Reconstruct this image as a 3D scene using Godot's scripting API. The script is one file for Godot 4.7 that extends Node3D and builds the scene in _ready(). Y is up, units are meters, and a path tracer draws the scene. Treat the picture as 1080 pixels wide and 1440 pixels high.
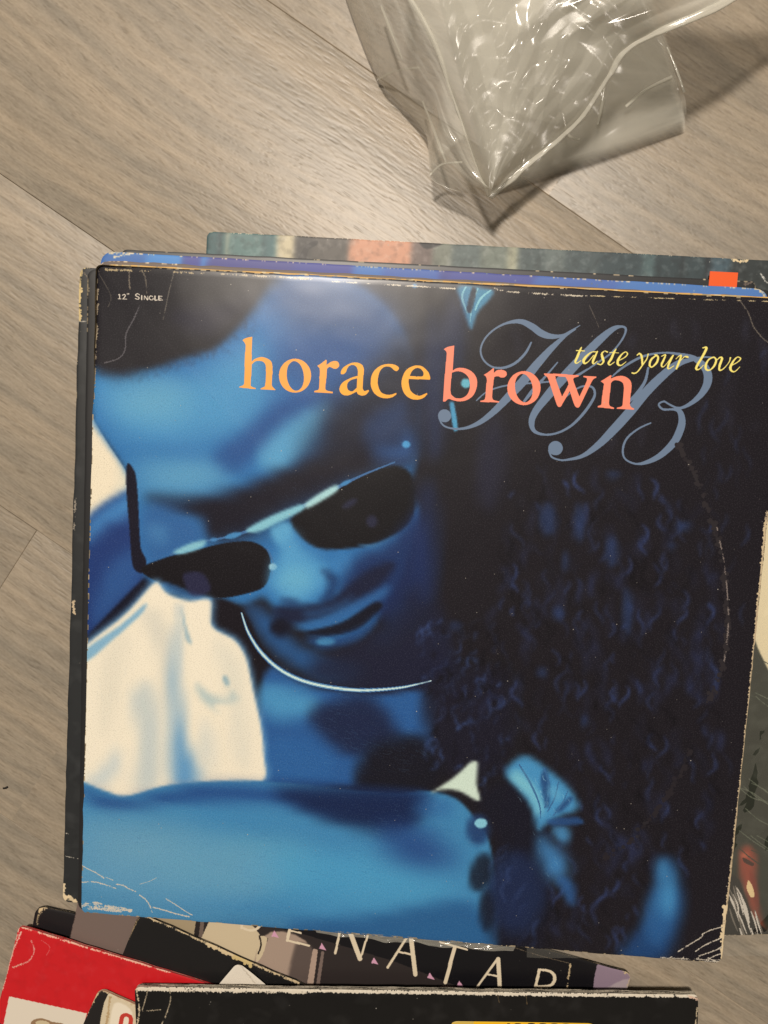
extends Node3D
# A worn stack of record sleeves on a plank floor, a second low stack in front of it and a clear plastic bag behind.

var rng := RandomNumberGenerator.new()
var taken := {}


func _ready() -> void:
	rng.seed = 11
	# --- camera: a phone held above the stack, looking almost straight down ---
	var cam := Camera3D.new()
	cam.name = "camera"
	cam.transform = Transform3D(Basis(Vector3(0.99918061, -0.04031653, 0.00356207), Vector3(0, -0.08800974, -0.99611961), Vector3(0.04047358, 0.9953034, -0.08793762)), Vector3(0, 0.41769730, 0))
	cam.fov = 67.323
	cam.near = 0.02
	cam.far = 30.0
	add_child(cam)
	cam.current = true
	# --- a warm, dim room: the light that its walls give back ---
	var env := Environment.new()
	env.background_mode = Environment.BG_COLOR
	env.background_color = Color(0.40, 0.375, 0.335)
	env.tonemap_mode = Environment.TONE_MAPPER_LINEAR
	env.tonemap_exposure = 1.0
	env.sdfgi_enabled = true
	env.ssao_enabled = true
	env.ssil_enabled = true
	var we := WorldEnvironment.new()
	we.name = "environment"
	we.environment = env
	add_child(we)
	# --- the ceiling lamp above the far side of the stack ---
	var lamp := AreaLight3D.new()
	lamp.name = "ceiling_lamp"
	lamp.area_size = Vector2(0.22, 0.22)
	lamp.light_color = Color(1.0, 0.955, 0.90)
	lamp.light_energy = 7.0
	lamp.shadow_enabled = true
	add_child(lamp)
	lamp.look_at_from_position(Vector3(-0.274, 2.4, -0.98), Vector3(0.02, 0.0, 0.0), Vector3(1, 0, 0))
	build_floor()
	build_main_stack()
	build_front_stack()
	build_bag()
	var bit := thing("splinter", "tiny dark splinter lying on the floor left of the tall stack", "splinter", Vector3(-0.2355, 0, 0.1959), 0.35)
	part("sliver", hem([Vector3(-0.0014, 0.0005, 0), Vector3(0, 0.0008, 0.0002), Vector3(0.0016, 0.0006, 0)], 0.0003, 2), plain_mat(Color(0.07, 0.05, 0.04)), bit)


# ------------------------------------------------------------ helpers
func c(r: int, g: int, b: int, a := 1.0) -> Color:
	return Color(r / 255.0, g / 255.0, b / 255.0, a)


func numbered(n: String) -> String:
	taken[n] = taken.get(n, -1) + 1
	return n if taken[n] == 0 else "%s_%03d" % [n, taken[n]]


func thing(called: String, label: String, category: String, at: Vector3, turn := 0.0, group := "") -> Node3D:
	var o := Node3D.new()
	o.name = numbered(called)
	add_child(o)
	o.position = at
	o.rotation.y = turn
	o.set_meta("label", label)
	o.set_meta("category", category)
	if group:
		o.set_meta("group", group)
	return o


func part(called: String, mesh: Mesh, m: Material, parent: Node3D) -> MeshInstance3D:
	var o := MeshInstance3D.new()
	o.name = called
	o.mesh = mesh
	o.material_override = m
	parent.add_child(o, true)
	return o


func paper_mat(tex: Texture2D, rough := 0.42, bump: Texture2D = null) -> StandardMaterial3D:
	var m := StandardMaterial3D.new()
	m.albedo_texture = tex
	m.roughness = rough
	m.texture_repeat = false
	if bump:
		m.heightmap_enabled = true
		m.heightmap_texture = bump
		m.heightmap_scale = 0.05
	return m


func plain_mat(col: Color, rough := 0.7) -> StandardMaterial3D:
	var m := StandardMaterial3D.new()
	m.albedo_color = col
	m.roughness = rough
	return m


# ------------------------------------------------------------ printing: shapes laid on pictures. Positions are 0..4096 across the sheet.
func points(a: Array, s: float) -> PackedVector2Array:
	var p := PackedVector2Array()
	for i in range(0, a.size() - 1, 2):
		p.append(Vector2(a[i], a[i + 1]) * s)
	return p


func rounded(p: PackedVector2Array, corner: Array, steps := 6) -> PackedVector2Array:
	var out := PackedVector2Array()
	var n := p.size()
	for i in n:
		var a := p[i]
		var b := p[(i + 1) % n]
		var before := p[(i + n - 1) % n]
		var after := p[(i + 2) % n]
		var ta: Vector2 = (b - a) * 0.9 if corner[i] else (b - before) * 0.5
		var tb: Vector2 = (b - a) * 0.9 if corner[(i + 1) % n] else (after - a) * 0.5
		var most := a.distance_to(b)
		ta = ta.limit_length(most)
		tb = tb.limit_length(most)
		for k in steps:
			var t := k / float(steps)
			var t2 := t * t
			var t3 := t2 * t
			out.append(a * (2 * t3 - 3 * t2 + 1) + ta * (t3 - 2 * t2 + t) + b * (3 * t2 - 2 * t3) + tb * (t3 - t2))
	return out


func fill(im: Image, contours: Array, col: Color) -> void:
	var top := INF
	var low := -INF
	for q: PackedVector2Array in contours:
		for v in q:
			top = minf(top, v.y)
			low = maxf(low, v.y)
	var w := im.get_width()
	for y in range(maxi(0, floori(top)), mini(im.get_height(), ceili(low) + 1)):
		var at := y + 0.5
		var xs := PackedFloat32Array()
		for q: PackedVector2Array in contours:
			var n := q.size()
			for i in n:
				var a := q[i]
				var b := q[(i + 1) % n]
				if (a.y <= at) != (b.y <= at):
					xs.append(a.x + (at - a.y) / (b.y - a.y) * (b.x - a.x))
		xs.sort()
		for i in range(0, xs.size() - 1, 2):
			var x0 := maxi(0, roundi(xs[i]))
			var x1 := mini(w, roundi(xs[i + 1]))
			if x1 > x0:
				im.fill_rect(Rect2i(x0, y, x1 - x0, 1), col)


func soft(im: Image, a: Array, col: Color, blur: float) -> void:
	# a smooth outline with an edge that fades over about «blur» thousandths of the sheet
	var size := im.get_width()
	var p := points(a, size / 4096.0)
	var corners := []
	corners.resize(p.size())
	corners.fill(false)
	p = rounded(p, corners, 5)
	blur *= size / 1024.0
	var n := 0 if blur < 0.9 else maxi(1, roundi(log(blur * 1.5) / log(2.0)))
	var unit := 1 << n
	var lo := p[0]
	var hi := p[0]
	for v in p:
		lo = lo.min(v)
		hi = hi.max(v)
	lo = lo.max(Vector2(-40, -40))
	hi = hi.min(Vector2(size + 40, size + 40))
	var from := Vector2i(floori(lo.x) - unit * 2, floori(lo.y) - unit * 2)
	var w := ceili((hi.x - lo.x + unit * 4 + 2) / unit) * unit
	var h := ceili((hi.y - lo.y + unit * 4 + 2) / unit) * unit
	if w < 2 or h < 2 or w > 8192 or h > 8192:
		return
	var layer := Image.create_empty(w, h, false, Image.FORMAT_RGBA8)
	layer.fill(Color(col, 0.0))
	for i in p.size():
		p[i] -= Vector2(from)
	fill(layer, [p], col)
	if n:
		layer.resize(w / unit, h / unit, Image.INTERPOLATE_BILINEAR) if n == 0 else shrink(layer, n)
		for k in n:
			layer.resize(layer.get_width() * 2, layer.get_height() * 2, Image.INTERPOLATE_BILINEAR)
	im.blend_rect(layer, Rect2i(0, 0, w, h), from)


func strands(im: Image, region: Array, n: int, col: Color, long: float, wide: float, lean: float, wave: float, blur: int) -> void:
	# many short wavy hairs or threads inside an outline, laid on one clear sheet
	var size := im.get_width()
	var s := size / 1024.0
	var p := points(region, size / 4096.0)
	var lo := p[0]
	var hi := p[0]
	for v in p:
		lo = lo.min(v)
		hi = hi.max(v)
	var layer := Image.create_empty(size, size, false, Image.FORMAT_RGBA8)
	layer.fill(Color(col, 0.0))
	var clump := FastNoiseLite.new()
	clump.seed = rng.randi() % 999
	clump.frequency = 0.012 / s
	for i in n:
		var at := Vector2(rng.randf_range(lo.x, hi.x), rng.randf_range(lo.y, hi.y))
		if not Geometry2D.is_point_in_polygon(at, p):
			continue
		var thick := clampf(0.75 + clump.get_noise_2dv(at) * 1.8, 0.15, 1.4)
		var angle := PI / 2 - lean + rng.randf_range(-0.3, 0.3)
		var phase := rng.randf() * TAU
		var l := long * s * rng.randf_range(0.4, 1.3)
		var step := maxf(0.8, wide * s * 0.3)
		var m := int(l / step) + 1
		var tone := Color(col, clampf(col.a * thick * rng.randf_range(0.5, 1.5), 0.0, 1.0))
		for k in m:
			var t := k / float(m)
			at += Vector2.from_angle(angle + sin(phase + t * 5.0) * wave * 0.6) * step
			dot(layer, at.x, at.y, maxf(0.5, wide * s * 0.5 * sin(PI * (0.1 + 0.85 * t))), tone)
	shrink(layer, blur)
	for k in blur:
		layer.resize(layer.get_width() * 2, layer.get_height() * 2, Image.INTERPOLATE_BILINEAR)
	im.blend_rect(layer, Rect2i(0, 0, size, size), Vector2i.ZERO)


func shrink(layer: Image, n: int) -> void:
	for k in n:
		layer.shrink_x2()


func glyph(im: Image, contours: Array, col: Color) -> void:
	var s := im.get_width() / 4096.0
	var all := []
	for a: Array in contours:
		var p := PackedVector2Array()
		var corner := []
		for i in range(0, a.size() - 2, 3):
			p.append(Vector2(a[i], a[i + 1]) * s)
			corner.append(a[i + 2] == 1)
		all.append(rounded(p, corner))
	fill(im, all, col)


func trail(a: Array, s: float) -> Array:
	# the points of a stroke, close together: [x, y, width] each
	var p := []
	for i in range(0, a.size() - 2, 3):
		p.append(Vector3(a[i], a[i + 1], a[i + 2]) * s)
	var out := []
	for i in p.size() - 1:
		var a0: Vector3 = p[maxi(0, i - 1)]
		var a1: Vector3 = p[i]
		var a2: Vector3 = p[i + 1]
		var a3: Vector3 = p[mini(p.size() - 1, i + 2)]
		var n := maxi(1, ceili(Vector2(a2.x - a1.x, a2.y - a1.y).length() / maxf(0.7, minf(a1.z, a2.z) * 0.2)))
		for k in n:
			out.append(a1.cubic_interpolate(a2, a0, a3, k / float(n)))
	out.append(p[-1])
	return out


func dot(im: Image, x: float, y: float, r: float, col: Color) -> void:
	for j in range(floori(y - r), ceili(y + r) + 1):
		var d := r * r - (j + 0.5 - y) * (j + 0.5 - y)
		if d > 0.0:
			var half := sqrt(d)
			var x0 := roundi(x - half)
			im.fill_rect(Rect2i(x0, j, maxi(1, roundi(x + half) - x0), 1), col)


func stroke(im: Image, a: Array, col: Color) -> void:
	for q: Vector3 in trail(a, im.get_width() / 4096.0):
		dot(im, q.x, q.y, maxf(0.55, q.z * 0.5), col)


func scuff(im: Image, a: Array, col: Color, gap: float) -> void:
	# a broken line of bare, rubbed board
	var s := im.get_width() / 4096.0
	var wobble := FastNoiseLite.new()
	wobble.seed = rng.randi() % 1000
	wobble.frequency = 40.0 / im.get_width()
	for q: Vector3 in trail(a, s):
		var n := wobble.get_noise_2d(q.x, q.y) * 0.9 + 0.5 + rng.randf_range(-0.18, 0.18)
		if n > gap:
			var r := maxf(0.5, q.z * rng.randf_range(0.12, 0.42))
			var old := im.get_pixel(clampi(int(q.x), 0, im.get_width() - 1), clampi(int(q.y), 0, im.get_height() - 1))
			if n > gap + 0.12:
				dot(im, q.x, q.y, maxf(0.5, q.z * 0.3), old.lerp(col, 0.8))
			dot(im, q.x + rng.randf_range(-0.5, 0.5) * q.z, q.y + rng.randf_range(-0.5, 0.5) * q.z, r, old.lerp(col, rng.randf_range(0.45, 1.0)))


func specks(im: Image, n: int, col: Color, most := 1.4) -> void:
	var s := im.get_width()
	for i in n:
		var v := rng.randf()
		dot(im, rng.randf() * s, rng.randf() * s, rng.randf_range(0.4, most) * s / 1024.0 * v + 0.4, Color(col, 1.0) * (0.45 + 0.55 * v))


func rubbed_edges(im: Image, col: Color, depth: float, n: int) -> void:
	var s := im.get_width()
	for i in n:
		var t := rng.randf() * s
		var l := rng.randf_range(1.0, 9.0) * s / 1024.0
		var d := rng.randf_range(0.3, 1.0) * depth * s / 1024.0
		var old := col.darkened(rng.randf() * 0.35)
		match i % 4:
			0: im.fill_rect(Rect2i(int(t), 0, int(l) + 1, int(d) + 1), old)
			1: im.fill_rect(Rect2i(int(t), s - int(d) - 1, int(l) + 1, int(d) + 1), old)
			2: im.fill_rect(Rect2i(0, int(t), int(d) + 1, int(l) + 1), old)
			3: im.fill_rect(Rect2i(s - int(d) - 1, int(t), int(d) + 1, int(l) + 1), old)


func grain(im: Image, amount: float, frequency: float, stretch := 1) -> void:
	# the fine mottle of a printed picture, light and dark in turn
	var f := FastNoiseLite.new()
	f.noise_type = FastNoiseLite.TYPE_SIMPLEX_SMOOTH
	f.frequency = frequency
	f.fractal_octaves = 3
	var s := im.get_width()
	for k in 2:
		f.seed = 31 + k * 7
		var g := f.get_image(s, s / stretch, k == 1, false, false)
		g.resize(s, s)
		g.convert(Image.FORMAT_L8)
		var mask := Image.create_empty(s, s, false, Image.FORMAT_RGBA8)
		var shade := Color(1, 1, 1) if k == 0 else Color(0, 0, 0)
		var bytes := g.get_data()
		var rgba := PackedByteArray()
		rgba.resize(s * s * 4)
		rgba.fill(255 if k == 0 else 0)
		for i in bytes.size():
			rgba[i * 4 + 3] = int(maxf(0.0, bytes[i] - 128) * amount)
		mask = Image.create_from_data(s, s, false, Image.FORMAT_RGBA8, rgba)
		im.blend_rect(mask, Rect2i(0, 0, s, s), Vector2i.ZERO)


func sheet(size: int, col: Color) -> Image:
	var im := Image.create_empty(size, size, false, Image.FORMAT_RGBA8)
	im.fill(col)
	return im


func tex(im: Image) -> ImageTexture:
	return ImageTexture.create_from_image(im)


# ------------------------------------------------------------ a record sleeve: printed front, back board and the folded edges between them
func outline(size: float, radius: float, ragged: float, seed_: int) -> PackedVector2Array:
	var f := FastNoiseLite.new()
	f.seed = seed_
	f.frequency = 90.0
	var p := PackedVector2Array()
	var h := size * 0.5
	for side in 4:
		var turn := side * PI / 2
		for k in 44:
			var t := k / 43.0
			p.append(Vector2(lerpf(-h + radius, h - radius, t), -h).rotated(turn))
		for k in range(1, 5):
			p.append((Vector2(h - radius, -h + radius) + Vector2(0, -radius).rotated(PI / 2 * k / 5.0)).rotated(turn))
	for i in p.size():
		p[i] *= 1.0 + f.get_noise_2d(p[i].x, p[i].y) * ragged / h
	return p


func board(edge: PackedVector2Array, size: float, y: float, bulge: float, roll: float, seed_: int, bent := 0.0) -> ArrayMesh:
	var f := FastNoiseLite.new()
	f.seed = seed_
	f.frequency = 9.0
	var st := SurfaceTool.new()
	st.begin(Mesh.PRIMITIVE_TRIANGLES)
	var rings := [1.0, 0.9965, 0.992, 0.98, 0.955, 0.92, 0.87, 0.8, 0.7, 0.58, 0.45, 0.3, 0.15, 0.0]
	var n := edge.size()
	for r in rings.size():
		for i in n:
			var q: Vector2 = edge[i] * rings[r]
			var out := maxf(absf(q.x), absf(q.y)) / (size * 0.5)
			var up := bulge * (1.0 - pow(out, 6.0)) + f.get_noise_2d(q.x, q.y) * 0.0004 * (1.0 - out * 0.4)
			# a corner that has been bent down along a crease
			up -= bent * maxf(0.0, -0.119 - q.x + (q.y + 0.157) * 0.1) * clampf((-0.085 - q.y) / 0.05, 0.0, 1.0)
			if r == 0:
				up -= roll
			elif r == 1:
				up -= roll * 0.3
			st.set_uv(Vector2(q.x / size + 0.5, q.y / size + 0.5))
			st.add_vertex(Vector3(q.x, y + up, q.y))
	for r in rings.size() - 1:
		for i in n:
			var a := r * n + i
			var b := r * n + (i + 1) % n
			for k in [a, b, a + n, b, b + n, a + n]:
				st.add_index(k)
	st.generate_normals()
	return st.commit()


func wall(edge: PackedVector2Array, low: float, high: float, inset: float) -> ArrayMesh:
	var st := SurfaceTool.new()
	st.begin(Mesh.PRIMITIVE_TRIANGLES)
	var n := edge.size()
	var along := 0.0
	for i in n + 1:
		var q := edge[i % n]
		if i:
			along += q.distance_to(edge[i - 1])
		var k := 1.0 - inset / q.length()
		for j in 3:
			st.set_uv(Vector2(along * 6.0, j * 0.5))
			st.add_vertex(Vector3(q.x * (1.0 if j != 1 else k), lerpf(high, low, j * 0.5), q.y * (1.0 if j != 1 else k)))
	for i in n:
		for j in 2:
			var a := i * 3 + j
			for k in [a, a + 1, a + 3, a + 3, a + 1, a + 4]:
				st.add_index(k)
	st.generate_normals()
	return st.commit()


func sleeve(called: String, label: String, group: String, at: Vector3, turn: float, size: float, thick: float, front: Material, rim: Material, radius := 0.003, bulge := 0.0, seed_ := 1, ragged := 0.0003, bent := 0.0) -> Node3D:
	var t := thing(called, label, "record sleeve", at - Vector3(0, thick, 0), turn, group)
	var edge := outline(size, radius, ragged, seed_)
	part("front_cover", board(edge, size, thick, bulge, 0.00022, seed_, bent), front, t)
	part("folded_edge", wall(edge, 0.0003, thick - 0.00022, 0.0002), rim, t)
	var back := board(edge, size, 0.0003, 0.0, 0.0, seed_ + 3)
	part("back_cover", back, rim, t)
	return t


func rim_mat(base: Color, worn: Color, amount: float, seed_: int) -> StandardMaterial3D:
	# board edge: print rubbed through to bare board in streaks
	rng.seed = seed_
	var im := Image.create_empty(512, 16, false, Image.FORMAT_RGBA8)
	im.fill(base)
	var f := FastNoiseLite.new()
	f.seed = seed_
	f.frequency = 0.02
	for x in 512:
		for y in 16:
			var v := f.get_noise_2d(x, y * 14.0) * 0.8 + 0.5 + rng.randf_range(-0.15, 0.15)
			if v < amount:
				im.set_pixel(x, y, worn.darkened(rng.randf() * 0.3))
	var m := StandardMaterial3D.new()
	m.albedo_texture = tex(im)
	m.roughness = 0.75
	return m


# ------------------------------------------------------------ floor
func build_floor() -> void:
	var root := Node3D.new()
	root.name = "floor"
	root.set_meta("kind", "structure")
	add_child(root)
	var ground := BoxMesh.new()
	ground.size = Vector3(3.4, 0.02, 3.4)
	part("subfloor", ground, plain_mat(Color(0.10, 0.085, 0.07), 0.9), root).position = Vector3(0, -0.0182, 0.2)
	# wood print: brushed grey oak, 0.9 m x 0.45 m
	var w := 1536
	var h := 768
	var f := FastNoiseLite.new()
	f.noise_type = FastNoiseLite.TYPE_SIMPLEX_SMOOTH
	f.fractal_type = FastNoiseLite.FRACTAL_NONE
	f.frequency = 1.0
	f.seed = 5
	var rgb := PackedByteArray()
	var lift := PackedByteArray()
	rgb.resize(w * h * 3)
	lift.resize(w * h)
	var dark := Vector3(116, 105, 90)
	var pale := Vector3(178, 166, 148)
	for y in h:
		for x in w:
			var swirl := f.get_noise_2d(x * 0.0022, y * 0.007) * 13.0 + f.get_noise_2d(x * 0.018 + 70.0, y * 0.05) * 1.4
			var v := y + swirl
			var broad := f.get_noise_2d(x * 0.0016 + 9.0, v * 0.018)
			var band := f.get_noise_2d(x * 0.005 + 31.0, v * 0.085)
			var fine := f.get_noise_2d(x * 0.035, v * 0.38 + 100.0)
			var pore := f.get_noise_2d(x * 0.052 + 200.0, v * 0.52)
			var grit := f.get_noise_2d(x * 0.21 + 50.0, y * 0.6)
			var cut := clampf((pore - 0.40) * 2.6, 0.0, 1.0)
			var tone := clampf(0.58 + broad * 0.10 + band * 0.15 + fine * 0.13 + grit * 0.09 - cut * 0.22, 0.0, 1.0)
			var col := dark.lerp(pale, tone)
			var warm := broad * 2.0 + band * 1.6
			var i := (y * w + x) * 3
			rgb[i] = int(clampf(col.x + warm, 0, 255))
			rgb[i + 1] = int(clampf(col.y, 0, 255))
			rgb[i + 2] = int(clampf(col.z - warm, 0, 255))
			lift[y * w + x] = int(clampf(150 + fine * 70 + band * 30 - cut * 110, 0, 255))
	var m := StandardMaterial3D.new()
	m.albedo_texture = tex(Image.create_from_data(w, h, false, Image.FORMAT_RGB8, rgb))
	m.roughness = 0.40
	m.metallic_specular = 0.5
	m.heightmap_enabled = true
	m.heightmap_texture = tex(Image.create_from_data(w, h, false, Image.FORMAT_L8, lift))
	m.heightmap_scale = 0.016
	var turn := 0.601500934
	var wide := 0.152
	for row in range(-5, 8):
		var across := -0.145931979 + wide * (row + 0.5)
		var ends := [-1.5, -0.62 - fposmod(row * 0.31, 0.5), 1.9] if row != 2 else [-1.5, -0.1471, 1.6]
		if row > 2:
			ends[1] = 0.9 + fposmod(row * 0.37, 0.4)
		for k in 2:
			var a: float = ends[k]
			var b: float = ends[k + 1]
			var o := part("plank", plank(b - a, wide, row * 2 + k), m, root)
			o.rotation.y = -turn
			o.position = Vector3(cos(turn), 0, sin(turn)) * (a + b) * 0.5 + Vector3(-sin(turn), 0, cos(turn)) * across


func plank(long: float, wide: float, n: int) -> ArrayMesh:
	var st := SurfaceTool.new()
	st.begin(Mesh.PRIMITIVE_TRIANGLES)
	var off := Vector2(n * 0.377, n * 0.291)
	var flip := -1.0 if n % 3 == 1 else 1.0
	var prof := [[0.0, -0.008], [0.00012, -0.0004], [0.0003, -0.00006], [0.0005, 0.0]]
	var loops := []
	for q: Array in prof:
		var x: float = long * 0.5 - q[0]
		var z: float = wide * 0.5 - q[0]
		loops.append([Vector3(-x, q[1], -z), Vector3(x, q[1], -z), Vector3(x, q[1], z), Vector3(-x, q[1], z)])
	for r in 3:
		for i in 4:
			var a: Vector3 = loops[r][i]
			var b: Vector3 = loops[r][(i + 1) % 4]
			var d: Vector3 = loops[r + 1][i]
			var e: Vector3 = loops[r + 1][(i + 1) % 4]
			for v: Vector3 in [a, b, d, b, e, d]:
				st.set_uv(Vector2(v.x / 0.9 * flip, v.z / 0.45) + off)
				st.add_vertex(v)
	var t: Array = loops[3]
	for v: Vector3 in [t[0], t[1], t[2], t[0], t[2], t[3]]:
		st.set_uv(Vector2(v.x / 0.9 * flip, v.z / 0.45) + off)
		st.add_vertex(v)
	st.generate_normals()
	return st.commit()


# ------------------------------------------------------------ the stack
func build_main_stack() -> void:
	var cream := Color(0.80, 0.72, 0.58)
	var black_rim := rim_mat(Color(0.05, 0.05, 0.055), cream, 0.22, 3)
	var pale_rim := rim_mat(Color(0.09, 0.085, 0.085), cream, 0.62, 5)
	# sleeves deep in the stack that carry the rest
	var deep := paper_mat(tex(sheet(64, Color(0.10, 0.10, 0.11))), 0.5)
	var first: Node3D
	var tops := [0.0036, 0.0072, 0.0108, 0.0144, 0.0180, 0.0216, 0.0322, 0.0386, 0.0420, 0.0454]
	for k in 10:
		var at := Vector3(sin(k * 2.4) * 0.006, tops[k], 0.083 + cos(k * 1.7) * 0.006)
		if k == 0:
			first = sleeve("record_sleeve", "black record sleeve hidden deep in the tall stack", "sleeves deep in the tall stack", at, -0.06, 0.312, 0.0036, deep, black_rim)
		else:
			var o: Node3D = first.duplicate()
			o.name = numbered("record_sleeve")
			add_child(o)
			o.position = at - Vector3(0, 0.0036, 0)
			o.rotation.y = -0.06 + sin(k * 3.1) * 0.03
	var im := sheet(1024, c(58, 62, 64))
	grain(im, 0.25, 0.03, 8)
	teal(im)
	grain(im, 0.45, 0.05)
	specks(im, 120, c(190, 190, 180), 1.0)
	sleeve("record_sleeve", "teal painted record sleeve sticking out farthest behind the tall stack", "", Vector3(0.0419, 0.024, 0.0598), -0.0646, 0.314, 0.0024, paper_mat(tex(im), 0.5), black_rim, 0.003, 0.0, 21)

	im = sheet(1024, c(36, 40, 31))
	grain(im, 0.3, 0.02)
	sealed(im)
	var pack := sleeve("record_sleeve", "dark green painted record sleeve in clear plastic at the right of the stack", "", Vector3(0.2119, 0.035, 0.0944), 0.0331, 0.314, 0.0025, paper_mat(tex(im), 0.5), pale_rim, 0.003, 0.0, 22)
	part("plastic_wrapper", wrapper(0.314, 0.0032, 0.012), film_mat(0.05, 0.10), pack)

	im = sheet(512, c(38, 40, 44))
	orange(im)
	rubbed_edges(im, c(206, 190, 160), 1.5, 60)
	var holder := sleeve("record_sleeve", "black record sleeve with a bright orange sticker on its edge", "", Vector3(-0.0001, 0.0275, 0.0686), -0.0624, 0.314, 0.0024, paper_mat(tex(im), 0.4), black_rim, 0.003, 0.0, 23)
	var tag := BoxMesh.new()
	tag.size = Vector3(0.0135, 0.0003, 0.026)
	part("orange_sticker", tag, plain_mat(Color(0.95, 0.36, 0.08), 0.5), holder).position = Vector3(0.1408, 0.0025, -0.1477)

	im = sheet(512, c(62, 80, 160))
	blue(im)
	specks(im, 300, c(170, 200, 230), 0.8)
	sleeve("record_sleeve", "bright blue record sleeve with rubbed pale edges behind the top sleeve", "", Vector3(-0.0037, 0.048, 0.075), -0.068, 0.3135, 0.0026, paper_mat(tex(im), 0.5), pale_rim, 0.006, 0.0, 24)

	im = sheet(512, c(104, 92, 86))
	brown(im)
	sleeve("record_sleeve", "grey brown record sleeve with a torn cream corner at the back left", "", Vector3(-0.0043, 0.0505, 0.0791), -0.0671, 0.313, 0.0024, paper_mat(tex(im), 0.55), pale_rim, 0.006, 0.0, 25, 0.0006)

	im = sheet(512, c(214, 170, 92))
	rubbed_edges(im, c(226, 206, 160), 2.0, 200)
	sleeve("record_sleeve", "yellow edged record sleeve showing as a thin line under the top sleeve", "", Vector3(0.0004, 0.0535, 0.0799), -0.0608, 0.311, 0.0024, paper_mat(tex(im), 0.5), plain_mat(Color(0.85, 0.66, 0.34)), 0.003, 0.0, 26)

	im = sheet(1024, c(40, 42, 44))
	grain(im, 0.18, 0.02)
	black_b(im)
	specks(im, 120, c(120, 116, 108), 0.9)
	sleeve("record_sleeve", "plain black record sleeve with cream frayed corners sticking out at the left", "", Vector3(-0.0111, 0.056, 0.0836), -0.0669, 0.3125, 0.0024, paper_mat(tex(im), 0.42), rim_mat(Color(0.06, 0.06, 0.06), cream, 0.35, 8), 0.003, 0.0, 27, 0.0005)

	im = sheet(512, c(34, 34, 36))
	black_a(im)
	sleeve("record_sleeve", "black record sleeve directly under the large blue picture sleeve", "", Vector3(-0.0036, 0.0588, 0.0835), -0.0538, 0.3135, 0.0026, paper_mat(tex(im), 0.42), black_rim, 0.004, 0.0, 28)

	# a clear inner bag that pokes out under the near edge of the top sleeve
	var liner := thing("inner_bag", "clear plastic inner bag edge poking out under the near edge of the top sleeve", "plastic sleeve", Vector3.ZERO)
	part("plastic_film", film([Vector3(-0.0539, 0.0578, 0.215), Vector3(-0.0514, 0.057, 0.2339), Vector3(-0.0492, 0.056, 0.2423)], [Vector3(0.0507, 0.0578, 0.2201), Vector3(0.0504, 0.057, 0.2419), Vector3(0.0485, 0.056, 0.2497)], 70, 0.0, 0.0007, 60.0, 61), film_mat(0.22, 0.1), liner)

	# the top sleeve
	im = sheet(1024, c(27, 24, 31))
	portrait(im)
	im.resize(2048, 2048, Image.INTERPOLATE_CUBIC)
	grain(im, 0.34, 0.2)
	monogram(im)
	titles(im)
	wear(im)
	specks(im, 300, c(190, 184, 174), 0.6)
	rubbed_edges(im, c(190, 174, 144), 1.6, 260)
	var lay := FastNoiseLite.new()
	lay.seed = 4
	lay.frequency = 0.006
	lay.fractal_octaves = 4
	var bump := lay.get_image(512, 512, false, false, true)
	var m := paper_mat(tex(im), 0.36, tex(bump))
	m.heightmap_scale = 0.03
	m.metallic_specular = 0.42
	m.roughness = 0.30
	sleeve("record_sleeve", "large worn blue picture sleeve of a man in sunglasses on top of the stack", "", Vector3(0.0006, 0.0616, 0.0836), -0.061, 0.314, 0.0027, m, pale_rim, 0.003, 0.0003, 29, 0.0005, 0.05)


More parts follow.
